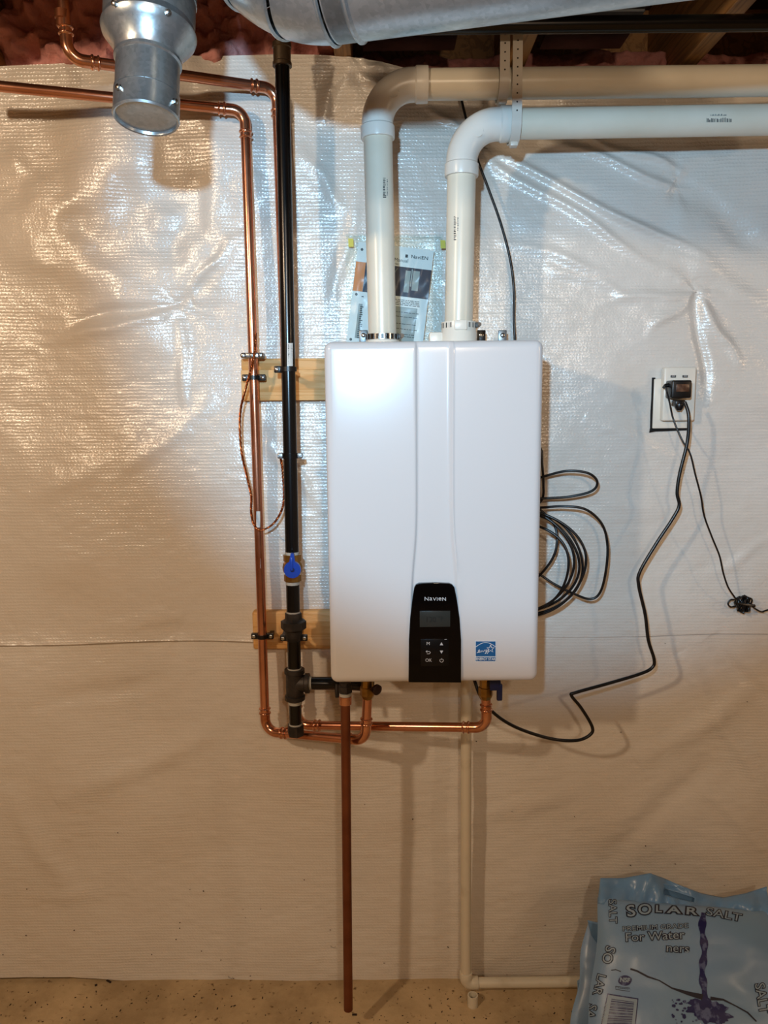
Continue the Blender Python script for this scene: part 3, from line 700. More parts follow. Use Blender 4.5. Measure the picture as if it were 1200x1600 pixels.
MB().box(hc + V(-.001, -.0055, .014), (.005, .004, .030), .001).build('handle_rib', MT['blue_plastic'], hnd)
seg(908, 960, GR, 'nipple', 'black_iron')
u0 = G(957); ud = (G(994) - u0).normalized()
MB().lathe(u0, ud, [(0, .016), (.001, .0195), (.015, .0200), (.018, .024), (.0185, .0240)], 8).build('union_end', MT['cast_iron'], gas, smooth=20)
MB().lathe(u0 + ud * .0165, ud, [(0, .020), (.004, .0300), (.021, .0300), (.025, .025)], 8).build('union_nut', MT['cast_iron'], gas, smooth=20)
MB().lathe(u0 + ud * .040, ud, [(0, .025), (.004, .0205), (.019, .0195), (.020, .016)], 20).build('union_end', MT['cast_iron'], gas, smooth=20)
seg(994, 1048, GR, 'nipple', 'black_iron')
t0 = G(1045); td = (G(1093) - t0).normalized(); TL = (G(1093) - t0).length
tee = MB().lathe(t0, td, [(0, .0165), (.0005, .0238), (.010, .0242), (.012, .0208), (TL - .012, .0208), (TL - .010, .0242), (TL - .0005, .0238), (TL, .0165)], 28)
tc_ = G(1068); s_end = P(484, 1067.5, GD + .002); sd = (s_end - tc_).normalized(); SL = (s_end - tc_).length
tee.lathe(tc_, sd, [(.0, .0205), (SL - .012, .0205), (SL - .010, .0238), (SL - .001, .0235), (SL, .0165)], 28); tee.build('tee', MT['cast_iron'], gas)
MB().tube([s_end - sd * .002, s_end + sd * .005], GR * 1.04, 24).build('thread_seal', MT['dope'], gas)
gv = P(583, 1071, .135)
MB().tube([s_end, P(540, 1068, .145), gv], GR * .98, 24).build('nipple', MT['black_iron'], gas)
seg(1093, 1132, GR * .93, 'nipple', 'black_iron')
k0 = G(1132); MB().lathe(k0, td, [(0, .0165), (.0005, .0205), (.020, .0208), (.027, .0190), (.0285, .014)], 6).build('end_cap', MT['cast_iron'], gas, smooth=20)
c = P(526.5, 1074, .165)
hh = MB().tube([c + V(0, 0, .008), c + V(0, -.004, -.006), c + V(.001, -.006, -.022)], [.004, .0055, .005], 10).build('shutoff_lever', MT['cast_iron'], gas)
sb_ = bvh_of(kids(gas, 'pipe')); stk = decal([grid_rect(448.5, 536, 457.5, 572, 4, 2)], sb_, 'pipe_sticker', 'sticker', gas, .0006)
marks(sb_, 'sticker_print', stk, 450, 538, 452.5, 570, True, 21); marks(sb_, 'sticker_print', stk, 454.3, 540, 456.5, 566, True, 22, 'ink_grey')

# unions and valves on the underside of the heater
def under_valve(px, d, label, handle, hm, tilt):
    c = P(px, 1078, d); top_ = V(c.x, c.y, zb + .008); t = thing('shutoff_valve', c, label, 'valve')
    L_ = top_.z - c.z
    MB().lathe(top_, (0, 0, -1), [(0, .013), (.030, .013), (.031, .0185), (.048, .0185), (.050, .0145), (.066, .0145), (.067, .017), (.086, .0170), (.096, .0118)], 8).build('valve_body', MT['brass'], t, smooth=20)
    hx = c.x + (.022 if tilt > 0 else .020)
    hd = MB(); 
    if handle == 'lever':
        hd.box((hx - .004, c.y - .024, zb - .045), (.026, .010, .026), .004); hd.box((hx + .006, c.y - .024, zb - .062), (.013, .009, .040), .003)
    else:
        hd.lathe((hx - .004, c.y - .014, zb - .058), (.5, -.7, -.1), [(0, .004), (.003, .012), (.010, .0125), (.013, .008)], 16)
    hd.build('handle', MT[hm], t)
under_valve(759, .20, 'brass shut-off valve with navy lever under the heater\'s right end', 'lever', 'navy_plastic', 1)
under_valve(574, .19, 'brass shut-off valve with dark red knob under the heater\'s left end', 'knob', 'red_black', 1)

# ------------------------------------------------------------------ boards
def board(px0, px1, py0, py1, d0, d1, label, ledge=False):
    a = P(px0, py0, d1); b_ = P(px1, py1, d1); t = None
    c = ((a.x + b_.x) / 2, -(d0 + d1) / 2, (a.z + b_.z) / 2); s = (b_.x - a.x, d1 - d0, a.z - b_.z)
    return c, s
c, s = board(376, 830, 578, 622, .004, .042, '')
bt = thing('mounting_board', c, 'upper pine board behind the pipes left of the heater, with stepped top edge', 'board')
MB().box(c, s, .0025).build('board', MT['pine'], bt)
MB().box((c[0] - .001, -.018, c[2] + s[2] / 2 + .013), (s[0] - .002, .030, .027), .003).build('ledge', MT['pine'], bt)
c, s = board(393.5, 830, 956, 1011, .004, .042, '')
o = MB().box(c, s, .006, segs=3).build('mounting_board', MT['pine'], None, c); tag(o, 'lower pine board behind the union fitting left of the heater', 'board')

# pipe clips, ground clamps
def clip(px, py, d, r, label, side=1, two=False):
    c = P(px, py, d); t = thing('pipe_clip', c, label, 'clip')
    MB().lathe(c + V(0, 0, -.005), (0, 0, 1), [(0, r), (0, r + .003), (.010, r + .003), (.010, r)], 24, caps=False).build('band', MT['black_plastic'], t)
    for sx in ((-1, 1) if two else (side,)):
        MB().box(c + V(sx * (r + .008), .003, 0), (.017, .010, .015), .002).build('ear', MT['black_plastic'], t)
        MB().lathe(c + V(sx * (r + .010), -.002, 0), (0, -1, 0), [(0, .0045), (.002, .0042), (.003, .002)], 12).build('screw', MT['zinc'], t)
    MB().box(c + V(side * (r + .009), (d - .042) / 2 + .0, 0), (.011, d - .042, .010), .001).build('standoff', MT['black_plastic'], t)
def C1(y): return P(382.5 + (415 - 382.5) * (y - 173) / 970, y, .072)
def clipped(pxf, y, *a, **k): clip(pxf, y, *a, **k)
clip(382.5 + .0335 * (590 - 173), 590, .072, CR, 'black pipe clip on the left copper pipe at the upper board', 1, True)
clip(382.5 + .0335 * (994 - 173), 994, .072, CR, 'black pipe clip on the left copper pipe at the lower board', 1, True)
clip(440.5 + .0203 * 497, 577, GD, GR, 'black pipe clip on the gas pipe at the upper board', -1)
clip(440.5 + .0203 * 915, 997, GD, GR, 'black two-eared pipe clip on the gas pipe under the union', -1, True)
t = thing('ground_clamp', C1(556), 'silver ground clamp with three screws on the left copper pipe', 'clamp')
c = C1(556)
MB().box(c + V(0, -.0125, .0), (.052, .006, .013), .003).build('jaw', MT['zinc'], t); MB().box(c + V(0, .0125, 0), (.052, .006, .013), .003).build('jaw', MT['galv_dark'], t)
for dx in (-.020, .001, .020): 
    MB().lathe(c + V(dx, -.015, 0), (0, -1, 0), [(0, .0062), (.003, .0062), (.0045, .004), (.0046, .0015), (.0035, .0012)], 12).build('screw', MT['zinc'], t)
for dx in (-.020, .020): MB().tube([c + V(dx, -.012, 0), c + V(dx, .018, 0)], .0022, 8).build('bolt', MT['zinc'], t)
c = P(453.5, 712, GD); t = thing('ground_clamp', c, 'small silver ground clamp on the black gas pipe below the upper board', 'clamp')
MB().lathe(c + V(0, 0, -.006), (0, 0, 1), [(0, GR), (0, GR + .003), (.012, GR + .003), (.012, GR)], 28, caps=False).build('band', MT['black_iron'], t)
for s_ in (-1, 1):
    MB().box(c + V(s_ * (GR + .006), -.002, 0), (.014, .010, .013), .003).build('jaw', MT['galv_dark'], t)
    MB().tube([c + V(s_ * (GR + .010), .010, 0), c + V(s_ * (GR + .010), -.010, 0)], .0026, 8).build('bolt', MT['zinc'], t)

# ground wire: twisted strands
base = spline([P(399.5, 521, .092), P(398, 545, .100), P(394, 570, .112), P(385, 603, .112), P(375.5, 645, .098), P(376.5, 700, .095), P(386, 745, .096), P(392.5, 775, .098), P(392.5, 800, .100), P(397, 820, .104), P(408, 828, .106), P(425, 820, .104), P(438, 802, .100), P(443.5, 780, .092), P(442, 740, .092), P(438.5, 716, .098)], 26)
t = thing('ground_wire', base[len(base) // 2], 'twisted bare copper ground wire looping from copper pipe to gas pipe', 'wire')
for k_ in range(3):
    pts = []
    for i, p in enumerate(base):
        a = i * .55 + k_ * 2 * PI / 3; pts.append(p + V(math.cos(a), math.sin(a), .3 * math.sin(a)) * .0016)
    MB().tube(pts, .0015, 7).build('strand', MT['copper_wire'], t)

# ------------------------------------------------------------------ round ducts overhead
def ringprof(n, step, r, h): return []
zc = 2.115; RD = .084
pA = PZ(500, 62, zc - RD * .98); pB = PZ(940, 5, zc - RD * .98)
A = V(pA.x, pA.y, zc); B = V(pB.x, pB.y, zc); dv = (B - A).normalized(); Bend = A + dv * 1.9
dt = thing('round_duct', A, 'large round galvanised duct crossing the top of the picture, with a segmented elbow', 'duct')
MB().tube([A + dv * .02, A + dv * .6, Bend], RD, 56).build('duct_pipe', MT['galv'], dt)
MB().lathe(A + dv * .045, dv, [(0, RD), (.003, RD + .0035), (.006, RD + .0035), (.009, RD)], 56, caps=False).build('bead', MT['galv'], dt)
el = arc(A + dv * .05, A - dv * .10, A - dv * .10 + V(0, 0, .5), .118, 24)
MB().tube([A + dv * .05, el[0]], RD, 56).build('duct_pipe', MT['galv'], dt)
for i in range(4):
    sub_ = el[i * 6:i * 6 + 7]; g = [sub_[0], sub_[0].lerp(sub_[1], .25), sub_[0].lerp(sub_[1], .5), sub_[0].lerp(sub_[1], .8)] + sub_[1:]
    MB().tube(g, [RD + .0005, RD + .004, RD + .004, RD + .0005] + [RD] * 6, 56, caps=False).build('elbow_segment', MT['galv'], dt)
MB().tube([el[-1] - V(0, 0, .01), V(el[-1].x, el[-1].y, JT - .004)], RD - .001, 48).build('riser', MT['galv_dark'], dt)
# capped drop
bot = P(228.5, 186, .66); topd = P(236, -30, .62)
ax = (topd - bot).normalized(); r1, r2 = .0478, .0680
k_ = (P(228, 186, .6) - P(229, 120, .6)).length
cd_ = thing('capped_duct', bot, 'capped galvanised drop duct with reducer hanging at the upper left', 'duct')
cap = MB().lathe(bot, ax, [(.004, .001), (.004, r1 * .55), (.0035, r1 * .6), (.004, r1 * .92), (.0, r1 * .95), (-.001, r1 * 1.0), (.002, r1 * 1.04), (.006, r1 * 1.02), (.036, r1 * 1.02), (.036, r1)], 48).build('end_cap', MT['galv'], cd_, smooth=25)
body = MB().lathe(bot, ax, [(.030, r1 * .99), (.086, r1 * .99), (.088, r1 * 1.05), (.092, r1 * 1.05), (.094, r1 * 1.0), (.104, r1 * 1.06), (.122, r2 * .95), (.128, r2 * 1.02), (.134, r2 * 1.045), (.140, r2 * 1.02), (.146, r2 * .985), (.152, r2 * 1.0), (.190, r2)], 56).build('reducer', MT['galv'], cd_, smooth=25)
MB().lathe(bot, ax, [(.186, r2 * 1.012), (.187, r2 * 1.015), (.30, r2 * 1.015), (.40, r2 * 1.01)], 56).build('duct_pipe', MT['galv'], cd_, smooth=25)
# crimped edges
for h_, r_, n_, m_ in ((.037, r1 * 1.0, 22, 'galv'), (.1865, r2 * 1.005, 26, 'galv')):
    mb = MB(); u = ax.orthogonal().normalized(); w_ = ax.cross(u)
    for i in range(n_):
        a = 2 * PI * i / n_; dd = (u * math.cos(a) + w_ * math.sin(a)); tt = ax.cross(dd); cc = bot + ax * h_ + dd * (r_ * 1.012)
        mb.add([cc - tt * .0062, cc + tt * .0062, cc + ax * .005 + tt * .002, cc + ax * .005 - tt * .002, cc - tt * .006 - dd * .002, cc + tt * .006 - dd * .002], [(0, 1, 2, 3), (0, 4, 5, 1)])
    mb.build('crimped_edge', MT[m_], cd_, smooth=0)
def dscrew(px, py, dd):
    p = P(px, py, dd); c0 = bvh_of([body, cap] + kids(cd_, 'duct_pipe')).ray_cast(CP, (p - CP).normalized())
    if c0[0] is None: return
    q, n = c0[0], c0[1]
    if n.dot(CP - q) < 0: n = -n
    MB().lathe(q, n, [(0, .0052), (.001, .0052), (.001, .0042), (.0045, .0040), (.0055, .002)], 8).build('screw', MT['zinc'], cd_)
dscrew(186.5, 137, .66); dscrew(272, 159, .66); dscrew(180, 6, .66); dscrew(262, 20, .66)
# saddle linking drop to the elbow
s0_ = bot + ax * .25; MB().tube([s0_, s0_ + V(.05, .0, .0), s0_ + V(.078, .0, .004)], [.03, .03, .033], 24).build('branch', MT['galv'], cd_)

# black gas main under the joists
gm0 = P(560, 40, .27); gm1 = P(1350, 36, .27); gm0.z = gm1.z = (gm0.z + gm1.z) / 2
t = thing('gas_main', gm0, 'long horizontal black steel pipe under the joists above the vent pipes', 'pipe')
MB().tube([gm0, gm1], .0155, 28).build('pipe', MT['black_iron'], t)

# ------------------------------------------------------------------ condensate drain
dr = thing('drain_pipe', P(726, 1530, .06), 'cream plastic drain pipe behind the heater, down the wall and turning right at the floor', 'pipe')
A = P(731, 1010, .05); Bc = P(728, 1540, .052); Bc.z = max(Bc.z, .026); C = P(990, 1532, .052); C.z = Bc.z
A = V(P(728, 1068, .052).x, -.052, zb + .02)
MB().tube([A, Bc + V(0, 0, .02)], .0134, 28).build('pipe', MT['drain_pvc'], dr); MB().tube([Bc + V(.02, 0, 0), C], .0134, 28).build('pipe', MT['drain_pvc'], dr)
ar = arc(A, Bc, C, .016, 8)
MB().tube([ar[0] + V(0, 0, .0165), ar[0] + V(0, 0, .016), ar[0] + V(0, 0, .0155)] + ar + [ar[-1] + V(.0155, 0, 0), ar[-1] + V(.016, 0, 0), ar[-1] + V(.0165, 0, 0)], [.0136, .0165, .0168] + [.0166] * len(ar) + [.0168, .0165, .0136], 28).build('elbow', MT['drain_pvc'], dr)
sp_ = PZ(738.5, 1571, 0); sp_.y = min(sp_.y, -.085)
t = MB(); t.lathe(sp_, (0, 0, 1), [(0, .0134), (.030, .0134), (.030, .0105), (.004, .0105), (.004, .0005)], 28)
tag(t.build('pipe_stub', MT['drain_pvc'], None, sp_), 'short open pipe stub standing in the floor under the drain elbow', 'pipe')

# ------------------------------------------------------------------ manual in its clear pouch
def rotp(cx, cy, ang): 
    a = math.radians(ang)
    return lambda x, y: (cx + x * math.cos(a) - y * math.sin(a), cy + x * math.sin(a) + y * math.cos(a))
PD = .030
pc = thing('manual', P(612, 455, PD), 'white installation manual with orange and dark blue cover inside the clear pouch', 'booklet')
R_ = rotp(560, 377.5, 6.8)        # top-left corner of the sheet, local pixels
def quad(x0, y0, x1, y1, n=1): return ([R_(x0, y0), R_(x1, y0), R_(x1, y1), R_(x0, y1)], [(0, 1, 2, 3)])
W_, H_ = 119, 168
pts = [P(*R_(*q), PD) for q in ((0, 0), (W_, 0), (W_, H_), (0, H_))]
MB().prism(pts, (0, .006, 0)).build('cover', MT['paper'], pc, smooth=0)
def pd_(name, parts, m, o=.0008): return decal(parts, None, name, m, pc, flat=PD + o)
pd_('orange_block', [quad(0, 31, 15.5, 77)], 'orange'); blue = pd_('picture', [quad(15.5, 31, W_, 77)], 'paper_blue')
pd_('picture_heater', [quad(79, 36, 87, 70), quad(91, 35, 101, 66), quad(88, 33, 90, 60)], 'paper_grey', .0014)
pd_('streak', [(lambda a: ([R_(x, y) for x, y in a], [(0, 1, 2, 3)]))([(56 + 9 * i, 34), (58 + 9 * i, 34), (52 + 9 * i, 44), (50 + 9 * i, 44)]) for i in range(2)], 'ink_grey', .0013)
pd_('grey_panel', [quad(58, 93, 104, 150), quad(12, 96, 18, 150)], 'paper_grey')
c_ = R_(98, 13.5); pd_('brand_lettering', [place2d(text_polys('NaviEN', 7.6, bold=.08, sx=1.1, spacing=1.05), c_[0], c_[1], 6.8), quad(75.5, 11, 79.5, 16)], 'ink')
c_ = R_(67, 21.2); pd_('title', [place2d(text_polys('n Manual', 7.8), c_[0], c_[1], 6.8)], 'ink_grey'); c_ = R_(62, 27.4); pd_('subtitle', [place2d(text_polys('eries', 4.6), c_[0], c_[1], 6.8)], 'ink_grey')
rr_ = random.Random(3); ln = []
for y in [82, 84.5, 87, 89.5] + [101, 108, 119, 127, 135, 138.5]:
    x = 56
    while x < 104:
        L_ = rr_.uniform(2, 7); ln.append(quad(x, y, min(x + L_, 107), y + .9)); x += L_ + 1.2
    
for y in [84, 100, 103] + list(range(106, 150, 3)): ln.append(quad(15, y, 15 + rr_.uniform(3, 6), y + 1.3))
pd_('printed_lines', ln, 'ink', .0013)
for x, y in ((7, 11.5), (6.6, 82), (6.2, 153)):
    c0 = R_(x, y); pd_('punched_hole', [([(c0[0] + 2.2 * math.cos(2 * PI * i / 14), c0[1] + 2.2 * math.sin(2 * PI * i / 14)) for i in range(14)], [tuple(range(14))])], 'ink_grey')
po = thing('plastic_pouch', P(615, 366, .034), 'clear plastic pouch taped to the wall behind the white vent pipes, holding a manual', 'pouch')
nx, ny = 40, 44; vs = []
for j in range(ny + 1):
    for i in range(nx + 1):
        u, v = i / nx, j / ny; x = 540 + 152 * u + (-4 + 8 * u) * (-v * .4); y = 366 + 176 * v
        ed = min(u, 1 - u, v, 1 - v); b_ = .006 + .007 * min(1, ed / .12) + .0022 * float(vnoise(np.array([u * 1.3 + .4 * v]), np.array([v * .6]), .09, 77)[0]) * 2
        vs.append(P(x, y, PD + b_))
fs = [(j * (nx + 1) + i, j * (nx + 1) + i + 1, (j + 1) * (nx + 1) + i + 1, (j + 1) * (nx + 1) + i) for j in range(ny) for i in range(nx)]
MB().add(vs, fs).build('film', MT['clear_film'], po)
MB().tube([P(541, 369.5, PD + .0075), P(615, 370.5, PD + .0085), P(690, 371, PD + .0075)], .0011, 8).build('zip_strip', MT['clear_film'], po)
for x, y in ((548, 379.5), (692, 382)):
    MB().prism([P(x - 4, y - 7, PD + .012), P(x + 4, y - 6.5, PD + .012), P(x + 4.5, y + 6, PD + .012), P(x - 3.5, y + 6, PD + .012)], (0, .002, 0)).build('tape', MT['yellow_tape'], po, smooth=0)

# ------------------------------------------------------------------ cables
def cable(name, pts, r, label, m='black_rubber', n=9, cat='cord', parent=None):
    mb = MB().tube(spline(pts, n), r, 12)
    o = mb.build(name, MT[m], parent, None if parent else pts[0])
    return tag(o, label, cat) if not parent else o
cable('sensor_cable', [P(716, 130, .03), P(722, 160, .03), P(735, 212, .03), P(747, 252, .032), P(762, 292, .034), P(782, 348, .034), P(797, 405, .034), P(803, 455, .034), P(803, 500, .036), P(806, 560, .04)], .0030, 'thin black cable running down the wall from the vent pipes to behind the heater')
co = thing('cable_coil', P(860, 880, .06), 'coiled black cable hanging beside the heater\'s right side', 'cable')
def part_cable(pts, r=.0031): cable('cable_loop', pts, r, None, parent=co)
part_cable([P(820, 690, .04), P(844, 700, .05), P(847, 725, .055), P(849, 755, .055), P(846, 782, .05), P(820, 800, .05)])
part_cable([P(825, 752, .05), P(848, 745, .06), P(885, 736, .08), P(918, 739, .09), P(933, 752, .09), P(925, 767, .085), P(890, 776, .07), P(846, 779, .06), P(820, 781, .05)])
part_cable([P(825, 790, .05), P(845, 793, .07), P(880, 791, .09), P(915, 796, .10), P(940, 818, .10), P(949, 850, .10), P(947, 890, .10), P(938, 925, .09), P(922, 936, .085), P(895, 927, .08), P(865, 912, .07), P(842, 897, .06), P(815, 885, .05)])
part_cable([P(825, 912, .05), P(843, 899, .065), P(862, 875, .075), P(870, 850, .075), P(866, 820, .065), P(840, 793, .055), P(820, 780, .05)])
for k_, (ex, ey, cy) in enumerate([(95, 80, 880), (88, 76, 880), (80, 79, 878), (100, 84, 881), (75, 70, 886)]):
    pts = []
    for i in range(0, 17):
        a = math.radians(-86 + 172 * i / 16)
        pts.append(P(815 + ex * math.cos(a) * (1 + .03 * math.sin(3 * a + k_)), cy + ey * math.sin(a) + 2 * math.sin(2 * a + k_), .055 + .045 * max(0, math.cos(a)) + .006 * k_))
    part_cable(pts)
# power cord
cord = [P(1070, 628, .092), P(1076, 650, .10), P(1074, 690, .10), P(1062, 740, .10), P(1058, 770, .10), P(1061, 790, .10), P(1050, 812, .10), P(1025, 850, .10), P(1000, 893, .10), P(998, 915, .10), P(1008, 960, .10), P(1013, 1000, .10), P(1022, 1030, .10), P(1019, 1043, .10), P(1000, 1053, .105), P(950, 1068, .115), P(900, 1082, .125), P(893, 1087, .125), P(908, 1106, .125), P(925, 1135, .125), P(922, 1148, .125), P(900, 1157, .13), P(860, 1154, .14), P(810, 1138, .16), P(775, 1117, .18), P(752, 1090, .19), P(741, 1062, .18)]
pcd = thing('heater_cord', cord[0], 'thick black power cord running from the outlet down and back to the heater\'s underside', 'cord')
cable('cable_run', cord, .0040, None, parent=pcd)

# ------------------------------------------------------------------ outlet
oc = thing('wall_outlet', P(1052, 620, .03), 'white wall outlet with two USB ports in a roughly cut opening', 'outlet')
dW = -wall_front_y(1045, 620)
HD = max(dW, .012) + .003
cut = [(1019.5, 590), (1024, 590), (1024, 597), (1023, 660), (1022, 668), (1076, 669), (1077, 672), (1040, 673.5), (1024, 674), (1015, 676), (1016.5, 669), (1017, 645), (1018.5, 620)]
MB().prism([P(x, y, HD + .003) for x, y in cut], (0, .004, 0)).build('cut_gap_shade', MT['hole_black'], oc, smooth=0)  # flat black piece: the gap's inner shade painted in place of a real recess
rot = Matrix.Rotation(math.radians(0), 3, 'Z')
pa = P(1022.5, 592, HD + .006); pb = P(1080, 669, HD + .006)
MB().box(((pa.x + pb.x) / 2, -HD - .000, (pa.z + pb.z) / 2), (pb.x - pa.x, .014, pa.z - pb.z), .002).build('box_cover', MT['white_plastic'], oc)
QD = HD + .026
pa = P(1040, 575, QD); pb = P(1083, 656, QD)
plc = V((pa.x + pb.x) / 2, -(HD + .016), (pa.z + pb.z) / 2)
plate = MB().box(plc, (pb.x - pa.x + .006, .022, pa.z - pb.z + .004), .004, segs=3).build('outlet_plate', MT['white_plastic'], oc)
for x in (1052, 1070.5):
    p = P(x, 588, QD + .0015); u_ = MB().box(p, (.0125, .002, .0055), .0003).build('usb_port', MT['black_plastic'], oc); MB().box(p + V(0, -.0012, .0004), (.0085, .001, .0016)).build('usb_tongue', MT['white_ink'], u_)
adp = thing('power_adapter', P(1068, 610, QD), 'black plug-in power adapter with amber label in the outlet\'s upper socket', 'adapter')
a0 = P(1046.5, 594, QD + .045); a1 = P(1084.5, 622, QD + .045)
ac = V((a0.x + a1.x) / 2 + .001, -(QD + .021), (a0.z + a1.z) / 2)
MB().box(ac, ((a1.x - a0.x) * .80, .042, (a0.z - a1.z)), .004, segs=3).build('body', MT['black_plastic'], adp)
MB().box(ac + V(.0015, -.0215, .003), ((a1.x - a0.x) * .52, .002, (a0.z - a1.z) * .42), .0006).build('label', MT['amber_label'], adp)
MB().tube([ac + V(-.022, .004, .010), ac + V(-.030, .002, .009), ac + V(-.036, .0, .004)], [.0055, .005, .003], 12).build('strain_relief', MT['black_rubber'], adp)
thin = [ac + V(-.034, 0, .006), P(1040, 606, QD + .03), P(1046, 628, QD + .03), P(1052, 655, QD + .03), P(1066, 688, .085), P(1078, 708, .09), P(1086, 740, .09), P(1095, 775, .085), P(1100, 805, .08), P(1112, 838, .075), P(1124, 868, .07), P(1130, 895, .068), P(1138, 918, .06), P(1150, 936, .05)]
cable('adapter_cord', thin, .0021, None, parent=adp)
pl = P(1061, 630, QD + .02)
plug = MB().box(pl + V(0, .004, 0), (.024, .030, .014), .003); plug.lathe(pl + V(-.001, -.004, -.004), (-.05, -.2, -1), [(0, .011), (.006, .0105), (.014, .005)], 14); plug.build('plug', MT['black_rubber'], pcd)
# bundled tail
bc = P(1160, 943, .035)
bd2 = thing('cord_bundle', bc, 'small tied bundle of thin black cord near the right edge', 'cord')
for i in range(13):
    a = math.radians(random.uniform(-25, 25)); off = (i - 6) * .0024; ln_ = .030 - abs(off) * .6
    pts = [bc + V(off + ln_ * .55 * math.cos(q) * math.sin(a + .9) * .55, -.004 - .006 * math.sin(q * 2 + i) - .003, ln_ * .75 * math.sin(q)) for q in [2 * PI * k / 16 for k in range(17)]]
    MB().tube(pts, .0020, 8).build('cord_turn', MT['black_rubber'], bd2)
MB().tube([bc + V(-.026, -.010, .006), bc + V(0, -.015, .001), bc + V(.026, -.010, -.003)], .0034, 8).build('tie', MT['black_rubber'], bd2)
cable('loose_loop', [bc + V(-.02, -.008, .012), bc + V(-.034, -.009, .012), bc + V(-.040, -.009, .002), bc + V(-.032, -.009, -.006), bc + V(-.018, -.008, -.003)], .0020, None, parent=bd2)
cable('tail', [bc + V(.02, -.008, -.004), P(1180, 951, .045), P(1190, 956, .045), P(1200, 953, .045), P(1240, 945, .045)], .0021, None, parent=bd2)
# thing at the frame's right edge (black hook)
# ------------------------------------------------------------------ salt bags
def make_bag(name, label, TLp, TRp, BLp, BRp, thick, seed, flap=True):
    nu, nv = 70, 90; og = (BLp + BRp) / 2; og.z = 0
    t = thing(name, og, label, 'bag')
    nrm = (TRp - TLp).cross(TLp - BLp).normalized()
    if nrm.y > 0: nrm = -nrm
    def base(u, v):
        l = BLp.lerp(TLp, v); r = BRp.lerp(TRp, v); return l.lerp(r, u)
    def S(u, v, side):
        p = base(u, v); e = (1 - abs(2 * u - 1) ** 2.6) * max(0, 1 - abs(2 * v - 1) ** 3.2); e = max(e, 0) ** .55
        nn = float(vnoise(np.array([u]), np.array([v * 1.3]), .22, seed)[0]) * .45 + float(vnoise(np.array([u]), np.array([v * 1.3]), .09, seed + 1)[0]) * .16
        edge_ = 1 - min(1, 1.0 * e)
        nn += .10 * edge_ * math.sin(v * 40 + 3 * math.sin(v * 9)) * (1 - e) 
        h = thick * (e * (1 + .30 * nn) if side > 0 else -.45 * e)
        return p + nrm * h + V(.004 * edge_ * math.sin(v * 11 + seed), 0, 0)
    vs = [S(i / nu, j / nv, 1) for j in range(nv + 1) for i in range(nu + 1)]
    vs = [V(p.x, p.y, max(p.z, .003)) for p in vs]
    fs = [(j * (nu + 1) + i, j * (nu + 1) + i + 1, (j + 1) * (nu + 1) + i + 1, (j + 1) * (nu + 1) + i) for j in range(nv) for i in range(nu)]
    n = len(vs)
    back = [S(i / nu, j / nv, -1) for j in range(nv + 1) for i in range(nu + 1)]
    back = [V(p.x, min(p.y, -.022), max(p.z, .003)) for p in back]
    vs += back; fs += [tuple(n + k for k in reversed(f)) for f in fs[:nu * nv]]
    bm = bmesh.new(); 
    mb = MB().add(vs, fs); o = mb.build('sack', MT['salt_bag'], t, smooth=70); bm.free()
    return t, o, base, nrm
TLp = P(936, 1402, .14); TRp = P(1203, 1424, .14); BLp = V(.425, -.40, .03); BRp = V(1.00, -.40, .03)
bag, sack, base_, nrm_ = make_bag('salt_bag', 'blue plastic sack of softener salt standing in front, its printed face towards us', TLp, TRp, BLp, BRp, .060, 31)
# flat heat-sealed flap with handle hole
fl_pts_top = [(938, 1372), (975, 1372), (1016, 1364.5), (1036, 1372), (1060, 1382), (1095, 1396), (1130, 1403), (1165, 1396), (1198, 1385)]
fl_pts_bot = [(934, 1412), (965, 1414), (1000, 1412), (1033, 1416), (1060, 1420), (1090, 1424), (1125, 1428), (1165, 1430), (1204, 1432)]
def lerp2(tab, t_):
    k = t_ * (len(tab) - 1); i = min(int(k), len(tab) - 2); f = k - i; return tab[i][0] * (1 - f) + tab[i + 1][0] * f, tab[i][1] * (1 - f) + tab[i + 1][1] * f
nu, nv = 64, 14; vs = []
for j in range(nv + 1):
    for i in range(nu + 1):
        a = lerp2(fl_pts_bot, i / nu); b_ = lerp2(fl_pts_top, i / nu); f = j / nv
        x = a[0] * (1 - f) + b_[0] * f; y = a[1] * (1 - f) + b_[1] * f
        d = .150 - .055 * f + .010 * math.sin(i * .35 + 2 * f) * f + .006 * math.sin(i * .9) * (1 - f) + .004 * math.sin(f * 6 + i * .2)
        vs.append(P(x, y, d))
fs = []
for j in range(nv):
    for i in range(nu):
        cx = lerp2(fl_pts_bot, (i + .5) / nu)[0]; f = (j + .5) / nv
        if 1036 < cx < 1084 and .42 < f < .66: continue
        fs.append((j * (nu + 1) + i, j * (nu + 1) + i + 1, (j + 1) * (nu + 1) + i + 1, (j + 1) * (nu + 1) + i))
flap = MB().add(vs, fs).build('sealed_flap', MT['salt_bag_flap'], bag, smooth=80)
hb_ = MB(); hb_.prism([P(x, y, .102) for x, y in ((1028, 1378), (1090, 1396), (1092, 1412), (1028, 1408))], (0, .0015, 0)); hb_.build('inner_film', MT['salt_bag_flap'], bag, smooth=0)
sm = flap.modifiers.new('thickness', 'SOLIDIFY'); sm.thickness = .0012
sv = bvh_of([sack])
def bd_t(name, parts, m, off=.0015): return decal(parts, sv, name, m, bag, off)
